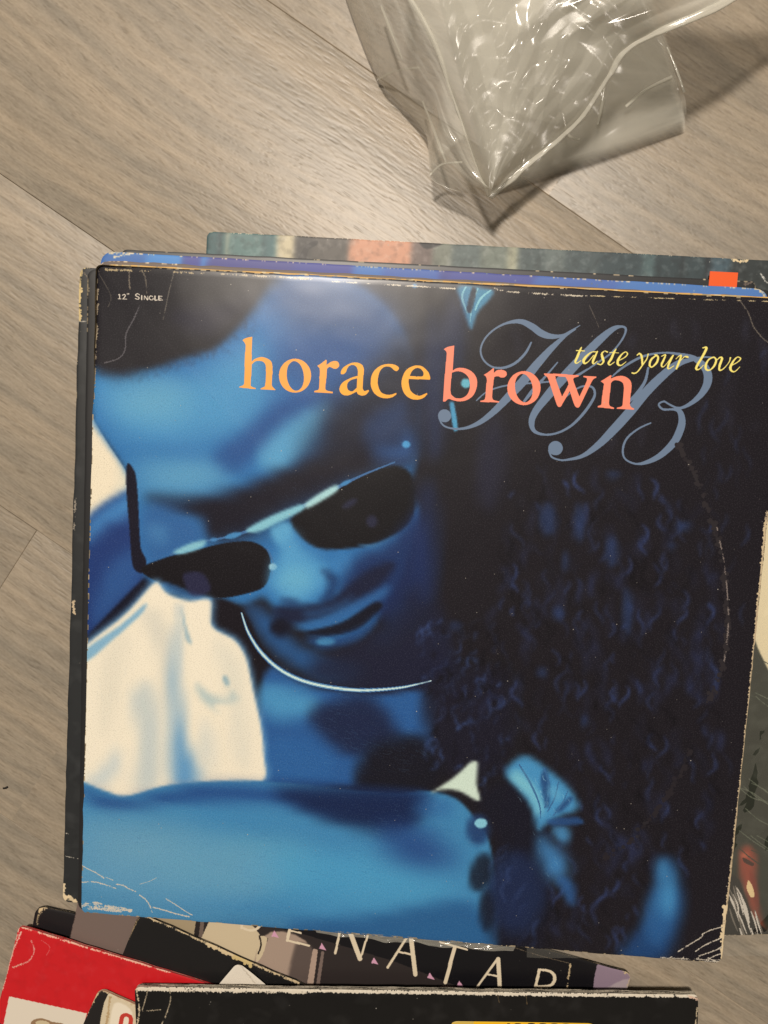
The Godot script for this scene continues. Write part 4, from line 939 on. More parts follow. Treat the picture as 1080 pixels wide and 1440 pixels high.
func sealed(im: Image) -> void:
	soft(im, [1431, 1145, 1831, 1159, 1847, 2603, 1664, 2432, 1563, 2254, 1480, 2035], c(226, 214, 180), 1)
	soft(im, [1394, 3499, 1450, 3461, 1501, 3521, 1506, 3630, 1498, 3769, 1536, 3969, 1565, 4080, 1499, 4019, 1442, 3828, 1395, 3668], c(160, 66, 46, 0.85), 5)
	soft(im, [1404, 3529, 1441, 3515, 1455, 3540, 1422, 3554], c(206, 116, 84, 0.6), 2)
	soft(im, [1460, 3644, 1507, 3719, 1527, 3919, 1489, 3829], c(120, 44, 30, 0.8), 2)
	soft(im, [1418, 3549, 1488, 3590, 1478, 3609, 1422, 3579], c(60, 30, 22), 0.6)
	soft(im, [1451, 3708, 1479, 3749, 1493, 3819, 1470, 3828, 1442, 3768], c(226, 200, 150), 0.6)
	soft(im, [1301, 3667, 1386, 3698, 1433, 3828, 1489, 3969, 1584, 4111, 1279, 4108], c(26, 24, 22), 1.2)
	stroke(im, [1367, 3748, 7, 1388, 3818, 12, 1409, 3909, 5], c(110, 104, 96))
	stroke(im, [1334, 3837, 7, 1365, 3908, 12, 1394, 3998, 5], c(206, 200, 190))
	stroke(im, [1471, 3929, 7, 1496, 4000, 12, 1517, 4090, 5], c(206, 200, 190))
	stroke(im, [1354, 3749, 7, 1372, 3819, 12, 1418, 3910, 5], c(110, 104, 96))
	stroke(im, [1485, 4123, 8, 1514, 4194, 12, 1529, 4285, 5], c(206, 200, 190))
	stroke(im, [1382, 3925, 7, 1410, 3996, 12, 1444, 4087, 5], c(206, 200, 190))
	stroke(im, [1494, 3920, 7, 1519, 3991, 12, 1551, 4081, 5], c(110, 104, 96))
	stroke(im, [1420, 3844, 7, 1443, 3915, 12, 1461, 4005, 5], c(206, 200, 190))
	stroke(im, [1506, 4170, 8, 1530, 4241, 12, 1553, 4333, 5], c(206, 200, 190))
	stroke(im, [1500, 4074, 7, 1531, 4145, 12, 1562, 4237, 5], c(110, 104, 96))
	stroke(im, [1421, 3916, 7, 1446, 3986, 12, 1471, 4077, 5], c(206, 200, 190))
	stroke(im, [1352, 3809, 7, 1382, 3879, 12, 1391, 3969, 5], c(206, 200, 190))
	stroke(im, [1330, 3905, 7, 1349, 3975, 12, 1383, 4066, 5], c(110, 104, 96))
	stroke(im, [1413, 3884, 7, 1446, 3955, 12, 1457, 4045, 5], c(206, 200, 190))
	stroke(im, [1402, 3826, 7, 1428, 3896, 12, 1447, 3987, 5], c(206, 200, 190))
	stroke(im, [1391, 3974, 7, 1411, 4045, 12, 1445, 4136, 5], c(110, 104, 96))
	stroke(im, [1499, 3931, 7, 1514, 4001, 12, 1543, 4092, 5], c(206, 200, 190))
	stroke(im, [1472, 4048, 7, 1491, 4118, 12, 1519, 4210, 5], c(206, 200, 190))
	stroke(im, [1355, 3855, 7, 1371, 3925, 12, 1413, 4016, 5], c(110, 104, 96))
	stroke(im, [1498, 4187, 8, 1526, 4258, 12, 1564, 4349, 5], c(206, 200, 190))
	stroke(im, [1324, 3803, 7, 1356, 3874, 12, 1384, 3964, 5], c(206, 200, 190))
	stroke(im, [1402, 4048, 8, 1428, 4119, 12, 1463, 4211, 5], c(110, 104, 96))
	stroke(im, [1378, 3790, 7, 1401, 3860, 12, 1420, 3951, 5], c(206, 200, 190))
	stroke(im, [1396, 4046, 8, 1417, 4117, 12, 1435, 4208, 5], c(206, 200, 190))
	stroke(im, [1329, 3768, 7, 1358, 3838, 12, 1377, 3928, 5], c(110, 104, 96))
	stroke(im, [1377, 3761, 7, 1410, 3831, 12, 1427, 3921, 5], c(206, 200, 190))
	stroke(im, [1380, 2389, 4, 1472, 2432, 6, 1600, 2511, 4], c(38, 44, 34))
	stroke(im, [1395, 3067, 4, 1488, 3110, 6, 1617, 3212, 4], c(92, 98, 84))
	stroke(im, [1509, 2451, 4, 1600, 2497, 6, 1729, 2597, 4], c(38, 44, 34))
	stroke(im, [1432, 3210, 4, 1524, 3294, 6, 1654, 3354, 4], c(92, 98, 84))
	stroke(im, [1429, 2439, 4, 1520, 2481, 6, 1648, 2577, 4], c(38, 44, 34))
	stroke(im, [1494, 2450, 4, 1586, 2526, 6, 1714, 2594, 4], c(92, 98, 84))
	stroke(im, [1406, 2139, 4, 1497, 2190, 6, 1625, 2263, 4], c(38, 44, 34))
	stroke(im, [1491, 2426, 4, 1583, 2472, 6, 1711, 2539, 4], c(92, 98, 84))
	stroke(im, [1454, 3438, 4, 1547, 3523, 6, 1678, 3578, 4], c(38, 44, 34))
	stroke(im, [1466, 3398, 4, 1559, 3474, 6, 1690, 3561, 4], c(92, 98, 84))
	stroke(im, [1386, 2802, 4, 1478, 2851, 6, 1608, 2972, 4], c(38, 44, 34))
	stroke(im, [1504, 3397, 4, 1597, 3453, 6, 1727, 3554, 4], c(92, 98, 84))
	stroke(im, [1464, 3249, 4, 1557, 3325, 6, 1687, 3396, 4], c(38, 44, 34))
	stroke(im, [1469, 3037, 4, 1562, 3089, 6, 1691, 3211, 4], c(92, 98, 84))
	stroke(im, [1386, 3479, 4, 1479, 3563, 7, 1610, 3658, 4], c(38, 44, 34))
	stroke(im, [1380, 3055, 4, 1473, 3135, 6, 1602, 3175, 4], c(92, 98, 84))
	stroke(im, [1469, 3498, 4, 1562, 3542, 6, 1692, 3622, 4], c(38, 44, 34))
	stroke(im, [1453, 3008, 4, 1545, 3081, 6, 1675, 3182, 4], c(92, 98, 84))
	stroke(im, [1373, 2404, 4, 1464, 2484, 6, 1592, 2515, 4], c(38, 44, 34))
	stroke(im, [1391, 3361, 4, 1484, 3437, 6, 1615, 3527, 4], c(92, 98, 84))
	stroke(im, [1452, 3364, 4, 1545, 3444, 6, 1675, 3489, 4], c(38, 44, 34))
	stroke(im, [1420, 3060, 4, 1513, 3140, 6, 1642, 3224, 4], c(92, 98, 84))
	scuff(im, [1279, 4098, 9, 1584, 4096, 9], c(206, 190, 160), 0.15)


func orange(im: Image) -> void:
	scuff(im, [1164, -10, 7, 2454, -7, 7, 4087, -4, 7], c(206, 190, 160), 0.5)
	scuff(im, [3988, -12, 13, 4088, 5, 13, 4093, 62, 13], c(206, 190, 160), 0.25)
	scuff(im, [4009, 22, 13, 4061, 11, 13], c(120, 104, 96), 0.3)


func blue(im: Image) -> void:
	soft(im, [-28, -26, 304, -26, 313, 216, -20, 216], c(52, 104, 176), 7)
	soft(im, [304, -26, 518, -26, 528, 216, 313, 216], c(60, 132, 206), 7)
	soft(im, [518, -26, 536, -26, 546, 216, 528, 216], c(60, 60, 120), 7)
	soft(im, [536, -26, 638, -26, 649, 215, 546, 216], c(64, 70, 150), 7)
	soft(im, [638, -26, 705, -26, 716, 215, 649, 215], c(60, 132, 206), 7)
	soft(im, [705, -26, 1236, -26, 1250, 214, 716, 215], c(64, 66, 140), 7)
	soft(im, [1236, -26, 1588, -25, 1603, 214, 1250, 214], c(58, 66, 150), 7)
	soft(im, [1588, -25, 1786, -25, 1801, 214, 1603, 214], c(54, 112, 190), 7)
	soft(im, [1786, -25, 2113, -25, 2130, 213, 1801, 214], c(58, 96, 176), 7)
	soft(im, [2113, -25, 2200, -25, 2217, 213, 2130, 213], c(60, 66, 140), 7)
	soft(im, [2200, -25, 2720, -25, 2739, 212, 2217, 213], c(66, 76, 154), 7)
	soft(im, [2720, -25, 3236, -25, 3258, 211, 2739, 212], c(70, 104, 180), 7)
	soft(im, [3236, -25, 4130, -25, 4155, 210, 3258, 211], c(72, 120, 190), 7)
	scuff(im, [0, 4, 11, 706, -4, 11, 1590, -2, 11, 2462, -3, 10, 3324, -1, 10, 4005, -1, 10], c(226, 206, 176), 0.4)
	scuff(im, [3919, -13, 21, 4031, 2, 21, 4073, 41, 21], c(226, 206, 166), 0.08)
	scuff(im, [82, 34, 9, 215, -3, 9], c(226, 210, 180), 0.2)
	scuff(im, [9, 12, 13, 260, -14, 13], c(214, 196, 160), 0.3)


func brown(im: Image) -> void:
	scuff(im, [5, 13, 27, 53, -11, 27, 499, -10, 27], c(226, 208, 170), 0.1)
	scuff(im, [499, -10, 12, 986, -15, 11, 1390, -11, 11], c(200, 180, 144), 0.3)
	scuff(im, [9, 4, 27, 10, 47, 27], c(226, 206, 170), 0.1)
	scuff(im, [853, -8, 9, 1250, -12, 9], c(206, 180, 150), 0.3)


func black_b(im: Image) -> void:
	scuff(im, [5, 4, 27, 5, 188, 27, 0, 317, 27], c(214, 192, 140), 0.25)
	scuff(im, [5, 4, 13, 106, -14, 13], c(214, 194, 146), 0.2)
	scuff(im, [0, 326, 7, -3, 533, 7, 0, 795, 7], c(160, 146, 120), 0.6)
	scuff(im, [12, 1416, 11, 9, 1619, 11], c(160, 150, 136), 0.7)
	scuff(im, [17, 2075, 18, 23, 2153, 18], c(200, 180, 150), 0.4)
	scuff(im, [6, 3957, 19, 4, 4066, 19], c(226, 206, 170), 0.15)
	scuff(im, [-1, 4052, 38, 37, 4068, 38, 86, 4089, 38], c(230, 208, 170), 0.05)
	scuff(im, [11, 3624, 7, 25, 3623, 7], c(206, 198, 184), 0.3)
	scuff(im, [11, 3780, 4, 96, 3792, 4], c(206, 198, 184), 0.3)
	scuff(im, [27, 24, 9, 65, 99, 9, 60, 228, 9], c(120, 108, 92), 0.5)
	scuff(im, [0, 326, 6, 62, 322, 6], c(206, 198, 184), 0.3)


func black_a(im: Image) -> void:
	scuff(im, [4, 4, 9, 3, 220, 9, -2, 433, 9], c(150, 136, 110), 0.5)


func film_mat(alpha: float, rough: float) -> StandardMaterial3D:
	var m := StandardMaterial3D.new()
	m.transparency = BaseMaterial3D.TRANSPARENCY_ALPHA
	m.albedo_color = Color(0.93, 0.92, 0.87, alpha)
	m.roughness = rough
	m.cull_mode = BaseMaterial3D.CULL_DISABLED
	return m


func wrapper(size: float, y: float, over: float) -> ArrayMesh:
	var f := FastNoiseLite.new()
	f.noise_type = FastNoiseLite.TYPE_CELLULAR
	f.cellular_return_type = FastNoiseLite.RETURN_DISTANCE2_SUB
	f.frequency = 26.0
	f.seed = 8
	var st := SurfaceTool.new()
	st.begin(Mesh.PRIMITIVE_TRIANGLES)
	var n := 150
	for j in n + 1:
		for i in n + 1:
			var x := lerpf(-size * 0.5 - 0.002, size * 0.5 + 0.002, i / float(n))
			var z := lerpf(-size * 0.5 - 0.002, size * 0.5 + over, j / float(n))
			var up := f.get_noise_2d(x + z * 0.35, z * 0.5 + x * 0.2) * 0.0022 + 0.0012
			if z > size * 0.5:
				up -= (z - size * 0.5) * 0.12
			st.add_vertex(Vector3(x, y + up, z))
	for j in n:
		for i in n:
			var a := j * (n + 1) + i
			for k in [a, a + 1, a + n + 1, a + 1, a + n + 2, a + n + 1]:
				st.add_index(k)
	st.generate_normals()
	return st.commit()


# ------------------------------------------------------------ the low stack in front
func build_front_stack() -> void:
	var cream := Color(0.82, 0.75, 0.62)
	var black_rim := rim_mat(Color(0.05, 0.045, 0.045), cream, 0.25, 13)
	var worn_rim := rim_mat(Color(0.06, 0.055, 0.05), Color(0.86, 0.82, 0.74), 0.66, 15)
	var im := sheet(512, c(26, 22, 25))
	corner(im)
	sleeve("record_sleeve", "black record sleeve with a rounded worn corner peeking out above the red one", "", Vector3(-0.1018, 0.003, 0.4537), -0.2289, 0.314, 0.0024, paper_mat(tex(im), 0.45), black_rim, 0.005, 0.0, 41, 0.0006)

	im = sheet(1024, c(15, 14, 19))
	letter(im)
	specks(im, 60, c(150, 140, 130), 0.7)
	sleeve("record_sleeve", "black record sleeve with cream capital letters and small pink triangles", "", Vector3(-0.07, 0.005, 0.4086), -0.2578, 0.314, 0.0018, paper_mat(tex(im), 0.4), black_rim, 0.004, 0.0, 42)

	im = sheet(1024, c(25, 24, 25))
	ragged(im)
	specks(im, 60, c(120, 116, 110), 0.6)
	sleeve("record_sleeve", "plain black record sleeve with a torn cream edge across the lettered one", "", Vector3(-0.076, 0.007, 0.4726), -0.4113, 0.314, 0.0018, paper_mat(tex(im), 0.4), black_rim, 0.006, 0.0, 43, 0.0008)

	im = sheet(1024, c(205, 26, 34))
	grain(im, 0.12, 0.03)
	red(im)
	specks(im, 60, c(226, 120, 110), 0.6)
	sleeve("record_sleeve", "bright red record sleeve with a white label box at the front left", "", Vector3(-0.1218, 0.009, 0.4681), -0.291, 0.312, 0.0019, paper_mat(tex(im), 0.45), rim_mat(Color(0.7, 0.12, 0.13), Color(0.86, 0.66, 0.6), 0.4, 17), 0.003, 0.0, 44, 0.0004)

	im = sheet(512, c(224, 216, 202))
	grain(im, 0.1, 0.02)
	paper(im)
	var inner := thing("inner_sleeve", "white paper inner sleeve corner poking out behind the front black sleeve", "paper sleeve", Vector3(-0.0824, 0.0096, 0.5037), -0.701)
	inner.position.y -= 0.0005
	part("paper_sheet", board(outline(0.3, 0.004, 0.0003, 45), 0.3, 0.0005, 0.0003, 0.0002, 45), paper_mat(tex(im), 0.7), inner)

	im = sheet(1024, c(30, 26, 26))
	torn(im)
	sleeve("record_sleeve", "torn black record sleeve with an open cream edge beside the red one", "", Vector3(-0.106, 0.0118, 0.518), -0.4463, 0.314, 0.0020, paper_mat(tex(im), 0.5), rim_mat(Color(0.3, 0.26, 0.2), cream, 0.8, 18), 0.004, 0.0, 46, 0.0008)

	im = sheet(1024, c(22, 21, 21))
	grain(im, 0.16, 0.015)
	front(im)
	specks(im, 160, c(170, 166, 158), 0.7)
	var t := sleeve("record_sleeve", "black record sleeve with white rubbed edge and yellow sticker nearest the viewer", "", Vector3(0.0002, 0.0152, 0.4594), 0.012, 0.3133, 0.0032, paper_mat(tex(im), 0.35), worn_rim, 0.003, 0.0, 47, 0.0004)
	# yellow price sticker, its print cut by the edge of the photograph
	var s := sheet(512, c(246, 196, 34))
	s.fill_rect(Rect2i(0, 0, 80, 512), c(216, 186, 90))
	for k in 4:
		soft(s, [2200 + k * 330, 90, 2400 + k * 330, 90, 2400 + k * 330, 900, 2200 + k * 330, 900], c(40, 34, 24), 1)
		soft(s, [2255 + k * 330, 260, 2345 + k * 330, 260, 2345 + k * 330, 700, 2255 + k * 330, 700], c(246, 196, 34), 1)
	soft(s, [1600, 120, 1690, 120, 1690, 900, 1600, 900], c(40, 34, 24), 1)
	soft(s, [1820, 120, 2000, 120, 2000, 900, 1820, 900], c(40, 34, 24), 1)
	var tag := ArrayMesh.new()
	tag = board(outline(0.0785, 0.004, 0.0, 1), 0.0785, 0.0, 0.0, 0.0001, 1)
	var sticker := part("yellow_sticker", tag, paper_mat(tex(s), 0.4), t)
	sticker.position = Vector3(0.061, 0.00355, -0.1236)
	sticker.scale = Vector3(1, 1, 0.4)


func corner(im: Image) -> void:
	scuff(im, [31, 45, 27, 80, -20, 27, 166, -31, 27], c(214, 190, 150), 0.05)
	scuff(im, [33, 149, 11, 27, 57, 11], c(180, 160, 124), 0.3)
	scuff(im, [169, -20, 11, 315, -11, 11], c(170, 150, 120), 0.3)


func letter(im: Image) -> void:
	soft(im, [-294, 515, 2877, 450, 2897, 1271, -318, 1345], c(46, 40, 40), 0.6)
	soft(im, [-184, 512, 560, 497, 547, 1325, -206, 1343], c(118, 102, 96), 0.6)
	soft(im, [560, 497, 894, 490, 887, 1318, 547, 1325], c(166, 150, 122), 0.6)
	soft(im, [894, 490, 982, 489, 1093, 1281, 1004, 1283], c(40, 34, 34), 0.6)
	soft(im, [927, 490, 955, 489, 1065, 1282, 1037, 1282], c(110, 96, 88), 0.6)
	soft(im, [987, 489, 1392, 480, 1472, 1282, 1062, 1292], c(206, 190, 160), 0.6)
	soft(im, [1409, 480, 1780, 473, 1864, 1273, 1488, 1282], c(168, 148, 134), 1.5)
	soft(im, [1654, 475, 1791, 472, 1875, 1273, 1737, 1276], c(92, 80, 76), 2)
	soft(im, [1791, 472, 1829, 472, 1914, 1272, 1875, 1273], c(176, 154, 140), 0.6)
	soft(im, [1856, 471, 1878, 471, 1964, 1271, 1942, 1272], c(120, 104, 98), 0.6)
	stroke(im, [1382, 481, 11, 1408, 567, 13, 1398, 616, 11], c(40, 32, 30))
	stroke(im, [1443, 486, 11, 1431, 572, 11, 1411, 624, 11], c(60, 50, 44))
	soft(im, [1388, 485, 1443, 486, 1436, 635, 1404, 685], c(206, 190, 160), 0.4)
	stroke(im, [1389, 490, 8, 1410, 554, 13, 1405, 620, 11], c(40, 32, 30))
	soft(im, [2787, 480, 3022, 482, 2927, 638, 2771, 625], c(206, 178, 176), 0.5)
	stroke(im, [1949, 259, 19, 1959, 454, 19], c(224, 210, 184))
	stroke(im, [1997, 223, 38, 2146, 445, 36], c(224, 210, 184))
	stroke(im, [2149, 441, 16, 2157, 214, 16], c(224, 210, 184))
	stroke(im, [2446, 160, 19, 2361, 455, 19], c(224, 210, 184))
	stroke(im, [2459, 157, 35, 2573, 451, 33], c(224, 210, 184))
	stroke(im, [2415, 312, 16, 2512, 306, 16], c(224, 210, 184))
	stroke(im, [2798, 163, 30, 2802, 451, 27], c(224, 210, 184))
	stroke(im, [2683, 154, 16, 2888, 158, 16], c(224, 210, 184))
	stroke(im, [3124, 161, 19, 3024, 455, 16], c(224, 210, 184))
	stroke(im, [3128, 163, 32, 3217, 432, 30], c(224, 210, 184))
	stroke(im, [3077, 300, 15, 3171, 295, 15], c(224, 210, 184))
	stroke(im, [3440, 162, 23, 3453, 363, 22], c(224, 210, 184))
	stroke(im, [3435, 160, 17, 3517, 150, 22, 3564, 188, 26, 3551, 253, 22, 3456, 291, 15], c(224, 210, 184))
	stroke(im, [3480, 288, 20, 3552, 360, 23], c(224, 210, 184))
	stroke(im, [1223, 262, 19, 1236, 457, 19], c(224, 210, 184))
	stroke(im, [1238, 456, 17, 1310, 457, 19, 1357, 419, 21, 1362, 369, 22, 1327, 340, 18, 1239, 342, 14], c(224, 210, 184))
	stroke(im, [1220, 263, 14, 1288, 250, 18, 1324, 272, 19, 1312, 315, 17, 1240, 345, 14], c(224, 210, 184))
	stroke(im, [1585, 293, 22, 1589, 457, 21], c(224, 210, 184))
	stroke(im, [1589, 457, 17, 1756, 451, 17], c(224, 210, 184))
	stroke(im, [1588, 375, 15, 1673, 373, 15], c(224, 210, 184))
	soft(im, [1842, 405, 1842, 405, 1889, 450, 1889, 450, 1833, 454, 1833, 454], c(212, 160, 188), 0.3)
	soft(im, [2243, 406, 2243, 406, 2290, 451, 2290, 451, 2234, 455, 2234, 455], c(212, 160, 188), 0.3)
	soft(im, [2671, 405, 2671, 405, 2719, 450, 2719, 450, 2663, 454, 2663, 454], c(212, 160, 188), 0.3)
	soft(im, [2897, 406, 2897, 406, 2944, 450, 2944, 450, 2889, 455, 2889, 455], c(212, 160, 188), 0.3)
	soft(im, [1477, 409, 1477, 409, 1524, 454, 1524, 454, 1468, 459, 1468, 459], c(212, 160, 188), 0.3)
	soft(im, [3856, -108, 4127, -3, 4170, 273, 3884, 253], c(142, 124, 142), 0.6)
	soft(im, [4082, 44, 4154, 220, 3887, 263, 3888, 228], c(170, 156, 164), 1)
	scuff(im, [3884, -48, 21, 3988, -20, 21, 4083, 10, 21], c(196, 176, 140), 0.1)
	scuff(im, [4091, 19, 10, 4087, 135, 10], c(196, 176, 150), 0.3)
	scuff(im, [3173, 44, 6, 3418, 53, 6, 3632, 49, 6], c(110, 98, 80), 0.2)
	scuff(im, [3645, 56, 13, 3659, 162, 13, 3672, 268, 14], c(196, 176, 140), 0.2)
	scuff(im, [0, 693, 8, 3, 932, 8], c(60, 48, 46), 0.3)


func ragged(im: Image) -> void:
	scuff(im, [14, 6, 18, 254, -1, 18, 488, 7, 18, 720, 10, 18, 950, 8, 18, 1296, 7, 18], c(204, 184, 148), 0.3)
	scuff(im, [547, 11, 32, 779, 14, 32, 891, 5, 32], c(214, 194, 156), 0.25)
	scuff(im, [8, 33, 11, -6, 336, 11], c(150, 130, 100), 0.3)
	scuff(im, [4, 10, 21, 52, 0, 21], c(206, 184, 140), 0.1)
	scuff(im, [779, 14, 43, 907, 16, 43], c(206, 184, 130), 0.1)


func red(im: Image) -> void:
	soft(im, [63, 571, 63, 571, 666, 517, 666, 517, 686, 814, 686, 814, 79, 863, 79, 863], c(226, 216, 200), 0.3)
	soft(im, [276, 719, 342, 666, 433, 667, 522, 661, 522, 747, 308, 799], c(150, 120, 90), 0.8)
	soft(im, [309, 714, 357, 680, 416, 690, 378, 764], c(206, 190, 156), 0.8)
	scuff(im, [1, 5, 12, 186, 5, 12, 523, 7, 12, 859, 5, 12, 1193, 2, 12], c(236, 188, 166), 0.3)
	scuff(im, [1, 5, 12, 2, 166, 12, 1, 345, 12, -2, 538, 12], c(226, 186, 168), 0.3)
	scuff(im, [27, 39, 13, 12, 162, 13, 1, 297, 13], c(230, 180, 166), 0.5)
	scuff(im, [116, 81, 10, 156, 151, 10, 144, 238, 10, 90, 292, 10], c(226, 166, 156), 0.35)
	scuff(im, [90, 292, 11, 33, 335, 11], c(226, 180, 160), 0.3)
	scuff(im, [188, 57, 4, 265, 92, 4, 252, 173, 4], c(216, 110, 110), 0.5)


func paper(im: Image) -> void:
	scuff(im, [4, 5, 4, 148, 33, 4, 241, 59, 4], c(190, 180, 164), 0.1)


func torn(im: Image) -> void:
	soft(im, [75, 12, 336, 18, 490, 449, 226, 521], c(214, 200, 172), 0.8)
	soft(im, [145, 65, 297, 63, 419, 421, 271, 433], c(236, 226, 206), 1)
	stroke(im, [265, 98, 27, 244, 128, 32, 263, 214, 32], c(196, 60, 48))
	stroke(im, [265, 98, 27, 306, 109, 32, 337, 207, 32], c(196, 60, 48))
	scuff(im, [4, 10, 16, -4, 179, 16, -13, 349, 16], c(206, 188, 150), 0.15)
	scuff(im, [2, 5, 27, 142, -10, 27, 327, -3, 27], c(200, 180, 146), 0.1)
	scuff(im, [99, 25, 16, 161, 235, 16], c(186, 160, 120), 0.15)


func front(im: Image) -> void:
	scuff(im, [5, 11, 16, 1114, 6, 16, 2153, 7, 15, 3177, 8, 15, 4095, 0, 15], c(232, 224, 208), 0.12)
	scuff(im, [5, 17, 16, 1114, 11, 16, 2153, 13, 15, 3177, 14, 15, 4095, 5, 15], c(232, 224, 208), 0.28)
	scuff(im, [4, 22, 16, 1114, 17, 16, 2153, 18, 15, 3177, 19, 15, 4095, 11, 15], c(232, 224, 208), 0.44)
	scuff(im, [5, 11, 19, 1114, 11, 19, 2153, 13, 19, 3177, 14, 18, 4095, 5, 18], c(226, 216, 198), 0.3)
	scuff(im, [4, 22, 16, 587, 25, 16, 1270, 26, 16], c(226, 216, 198), 0.4)
	scuff(im, [15, 22, 13, 29, 178, 13, 8, 291, 13], c(206, 190, 160), 0.35)
	scuff(im, [260, 13, 8, 267, 91, 8, 243, 175, 8, 195, 288, 8], c(190, 176, 150), 0.2)
	scuff(im, [50, 189, 7, 189, 176, 7], c(190, 176, 150), 0.3)
	scuff(im, [100, 21, 8, 75, 110, 8, 51, 178, 8], c(190, 176, 150), 0.2)
	scuff(im, [4085, 16, 11, 4087, 114, 11, 4079, 223, 11], c(206, 190, 160), 0.4)
	scuff(im, [4035, 12, 20, 4090, 32, 20], c(220, 190, 170), 0.2)
	scuff(im, [524, 15, 6, 544, 48, 6], c(206, 198, 184), 0.3)
	scuff(im, [2667, 27, 5, 2677, 81, 5], c(120, 100, 70), 0.2)
	scuff(im, [2871, 24, 5, 2877, 89, 5], c(120, 100, 70), 0.2)


# ------------------------------------------------------------ the plastic bag
func along(p: Array, t: float) -> Vector3:
	var n := p.size() - 1
	var i := mini(int(t * n), n - 1)
	var a: Vector3 = p[maxi(0, i - 1)]
	var b: Vector3 = p[i]
	var d: Vector3 = p[i + 1]
	var e: Vector3 = p[mini(n, i + 2)]
	return b.cubic_interpolate(d, a, e, t * n - i)


func film(left: Array, right: Array, n: int, bulge: float, crumple: float, scale_: float, seed_: int, down := 0.0) -> ArrayMesh:
	var cell := FastNoiseLite.new()
	cell.noise_type = FastNoiseLite.TYPE_CELLULAR
	cell.cellular_return_type = FastNoiseLite.RETURN_DISTANCE
	cell.cellular_jitter = 1.0
	cell.frequency = 1.0
	cell.fractal_type = FastNoiseLite.FRACTAL_NONE
	cell.seed = seed_
	var wave := FastNoiseLite.new()
	wave.frequency = 1.0
	wave.seed = seed_ + 5
	wave.noise_type = FastNoiseLite.TYPE_SIMPLEX_SMOOTH
	wave.fractal_type = FastNoiseLite.FRACTAL_NONE
	var st := SurfaceTool.new()
	st.begin(Mesh.PRIMITIVE_TRIANGLES)
	for j in n + 1:
		for i in n + 1:
			var t := j / float(n)
			var s := i / float(n)
			var p := along(left, t).lerp(along(right, t), s)
			var free := sqrt(4.0 * s * (1.0 - s))
			var wx := p.x + wave.get_noise_3d(p.x * 9.0, 3.0, p.z * 9.0) * 0.012
			var wz := p.z + wave.get_noise_3d(p.x * 9.0, 9.0, p.z * 9.0) * 0.012
			# creased film: cones and ridges of two sizes, stretched along the sheet
			var big := cell.get_noise_3d(wx * scale_ * 0.42 + wz * scale_ * 0.2, 0.0, wz * scale_ * 0.3) + 0.6
			var small := cell.get_noise_3d(wx * scale_ * 1.3 - wz * scale_ * 0.4, 5.0, wz * scale_ * 0.8) + 0.6
			# folds that run along the sheet from where it is gathered
			var f1 := absf(fposmod(s * 4.0 + wave.get_noise_2d(t * 1.5, 2.0) * 0.9 + wave.get_noise_2d(t * 5.0, s * 2.0) * 0.12, 1.0) - 0.5)
			var f2 := absf(fposmod(s * 9.0 + wave.get_noise_2d(t * 2.0, 8.0) * 1.4, 1.0) - 0.5)
			var wide := along(left, t).distance_to(along(right, t))
			p.y += bulge * free * free + (big + small * 0.07) * crumple * (0.3 + 0.7 * free) + (f1 * 0.10 + f2 * 0.03) * wide * 0.55 * free - down
			p.y = maxf(p.y, 0.0008)
			st.set_uv(Vector2(s, t))
			st.add_vertex(p)
	for j in n:
		for i in n:
			var a := j * (n + 1) + i
			for k in [a, a + 1, a + n + 1, a + 1, a + n + 2, a + n + 1]:
				st.add_index(k)
	st.generate_normals()
	return st.commit()


func hem(line: Array, r: float, seed_: int) -> ArrayMesh:
	# a rolled edge: a flattened tube that varies in width
	var f := FastNoiseLite.new()
	f.seed = seed_
	f.frequency = 40.0
	var st := SurfaceTool.new()
	st.begin(Mesh.PRIMITIVE_TRIANGLES)
	var n := 120
	for j in n + 1:
		var t := j / float(n)
		var p := along(line, t)
		var d := (along(line, minf(1.0, t + 0.01)) - along(line, maxf(0.0, t - 0.01))).normalized()
		var side := d.cross(Vector3.UP).normalized()
		var up := side.cross(d)
		var k := r * (1.0 + f.get_noise_3dv(p) * 0.9)
		p.y = maxf(p.y + f.get_noise_3dv(p * 0.6) * r * 1.5, r)
		for i in 9:
			var w := TAU * i / 8.0
			st.add_vertex(p + side * cos(w) * k * 1.7 + up * sin(w) * k * 0.7)
	for j in n:
		for i in 8:
			var a := j * 9 + i
			for k in [a, a + 1, a + 9, a + 1, a + 10, a + 9]:
				st.add_index(k)
	st.generate_normals()
	return st.commit()


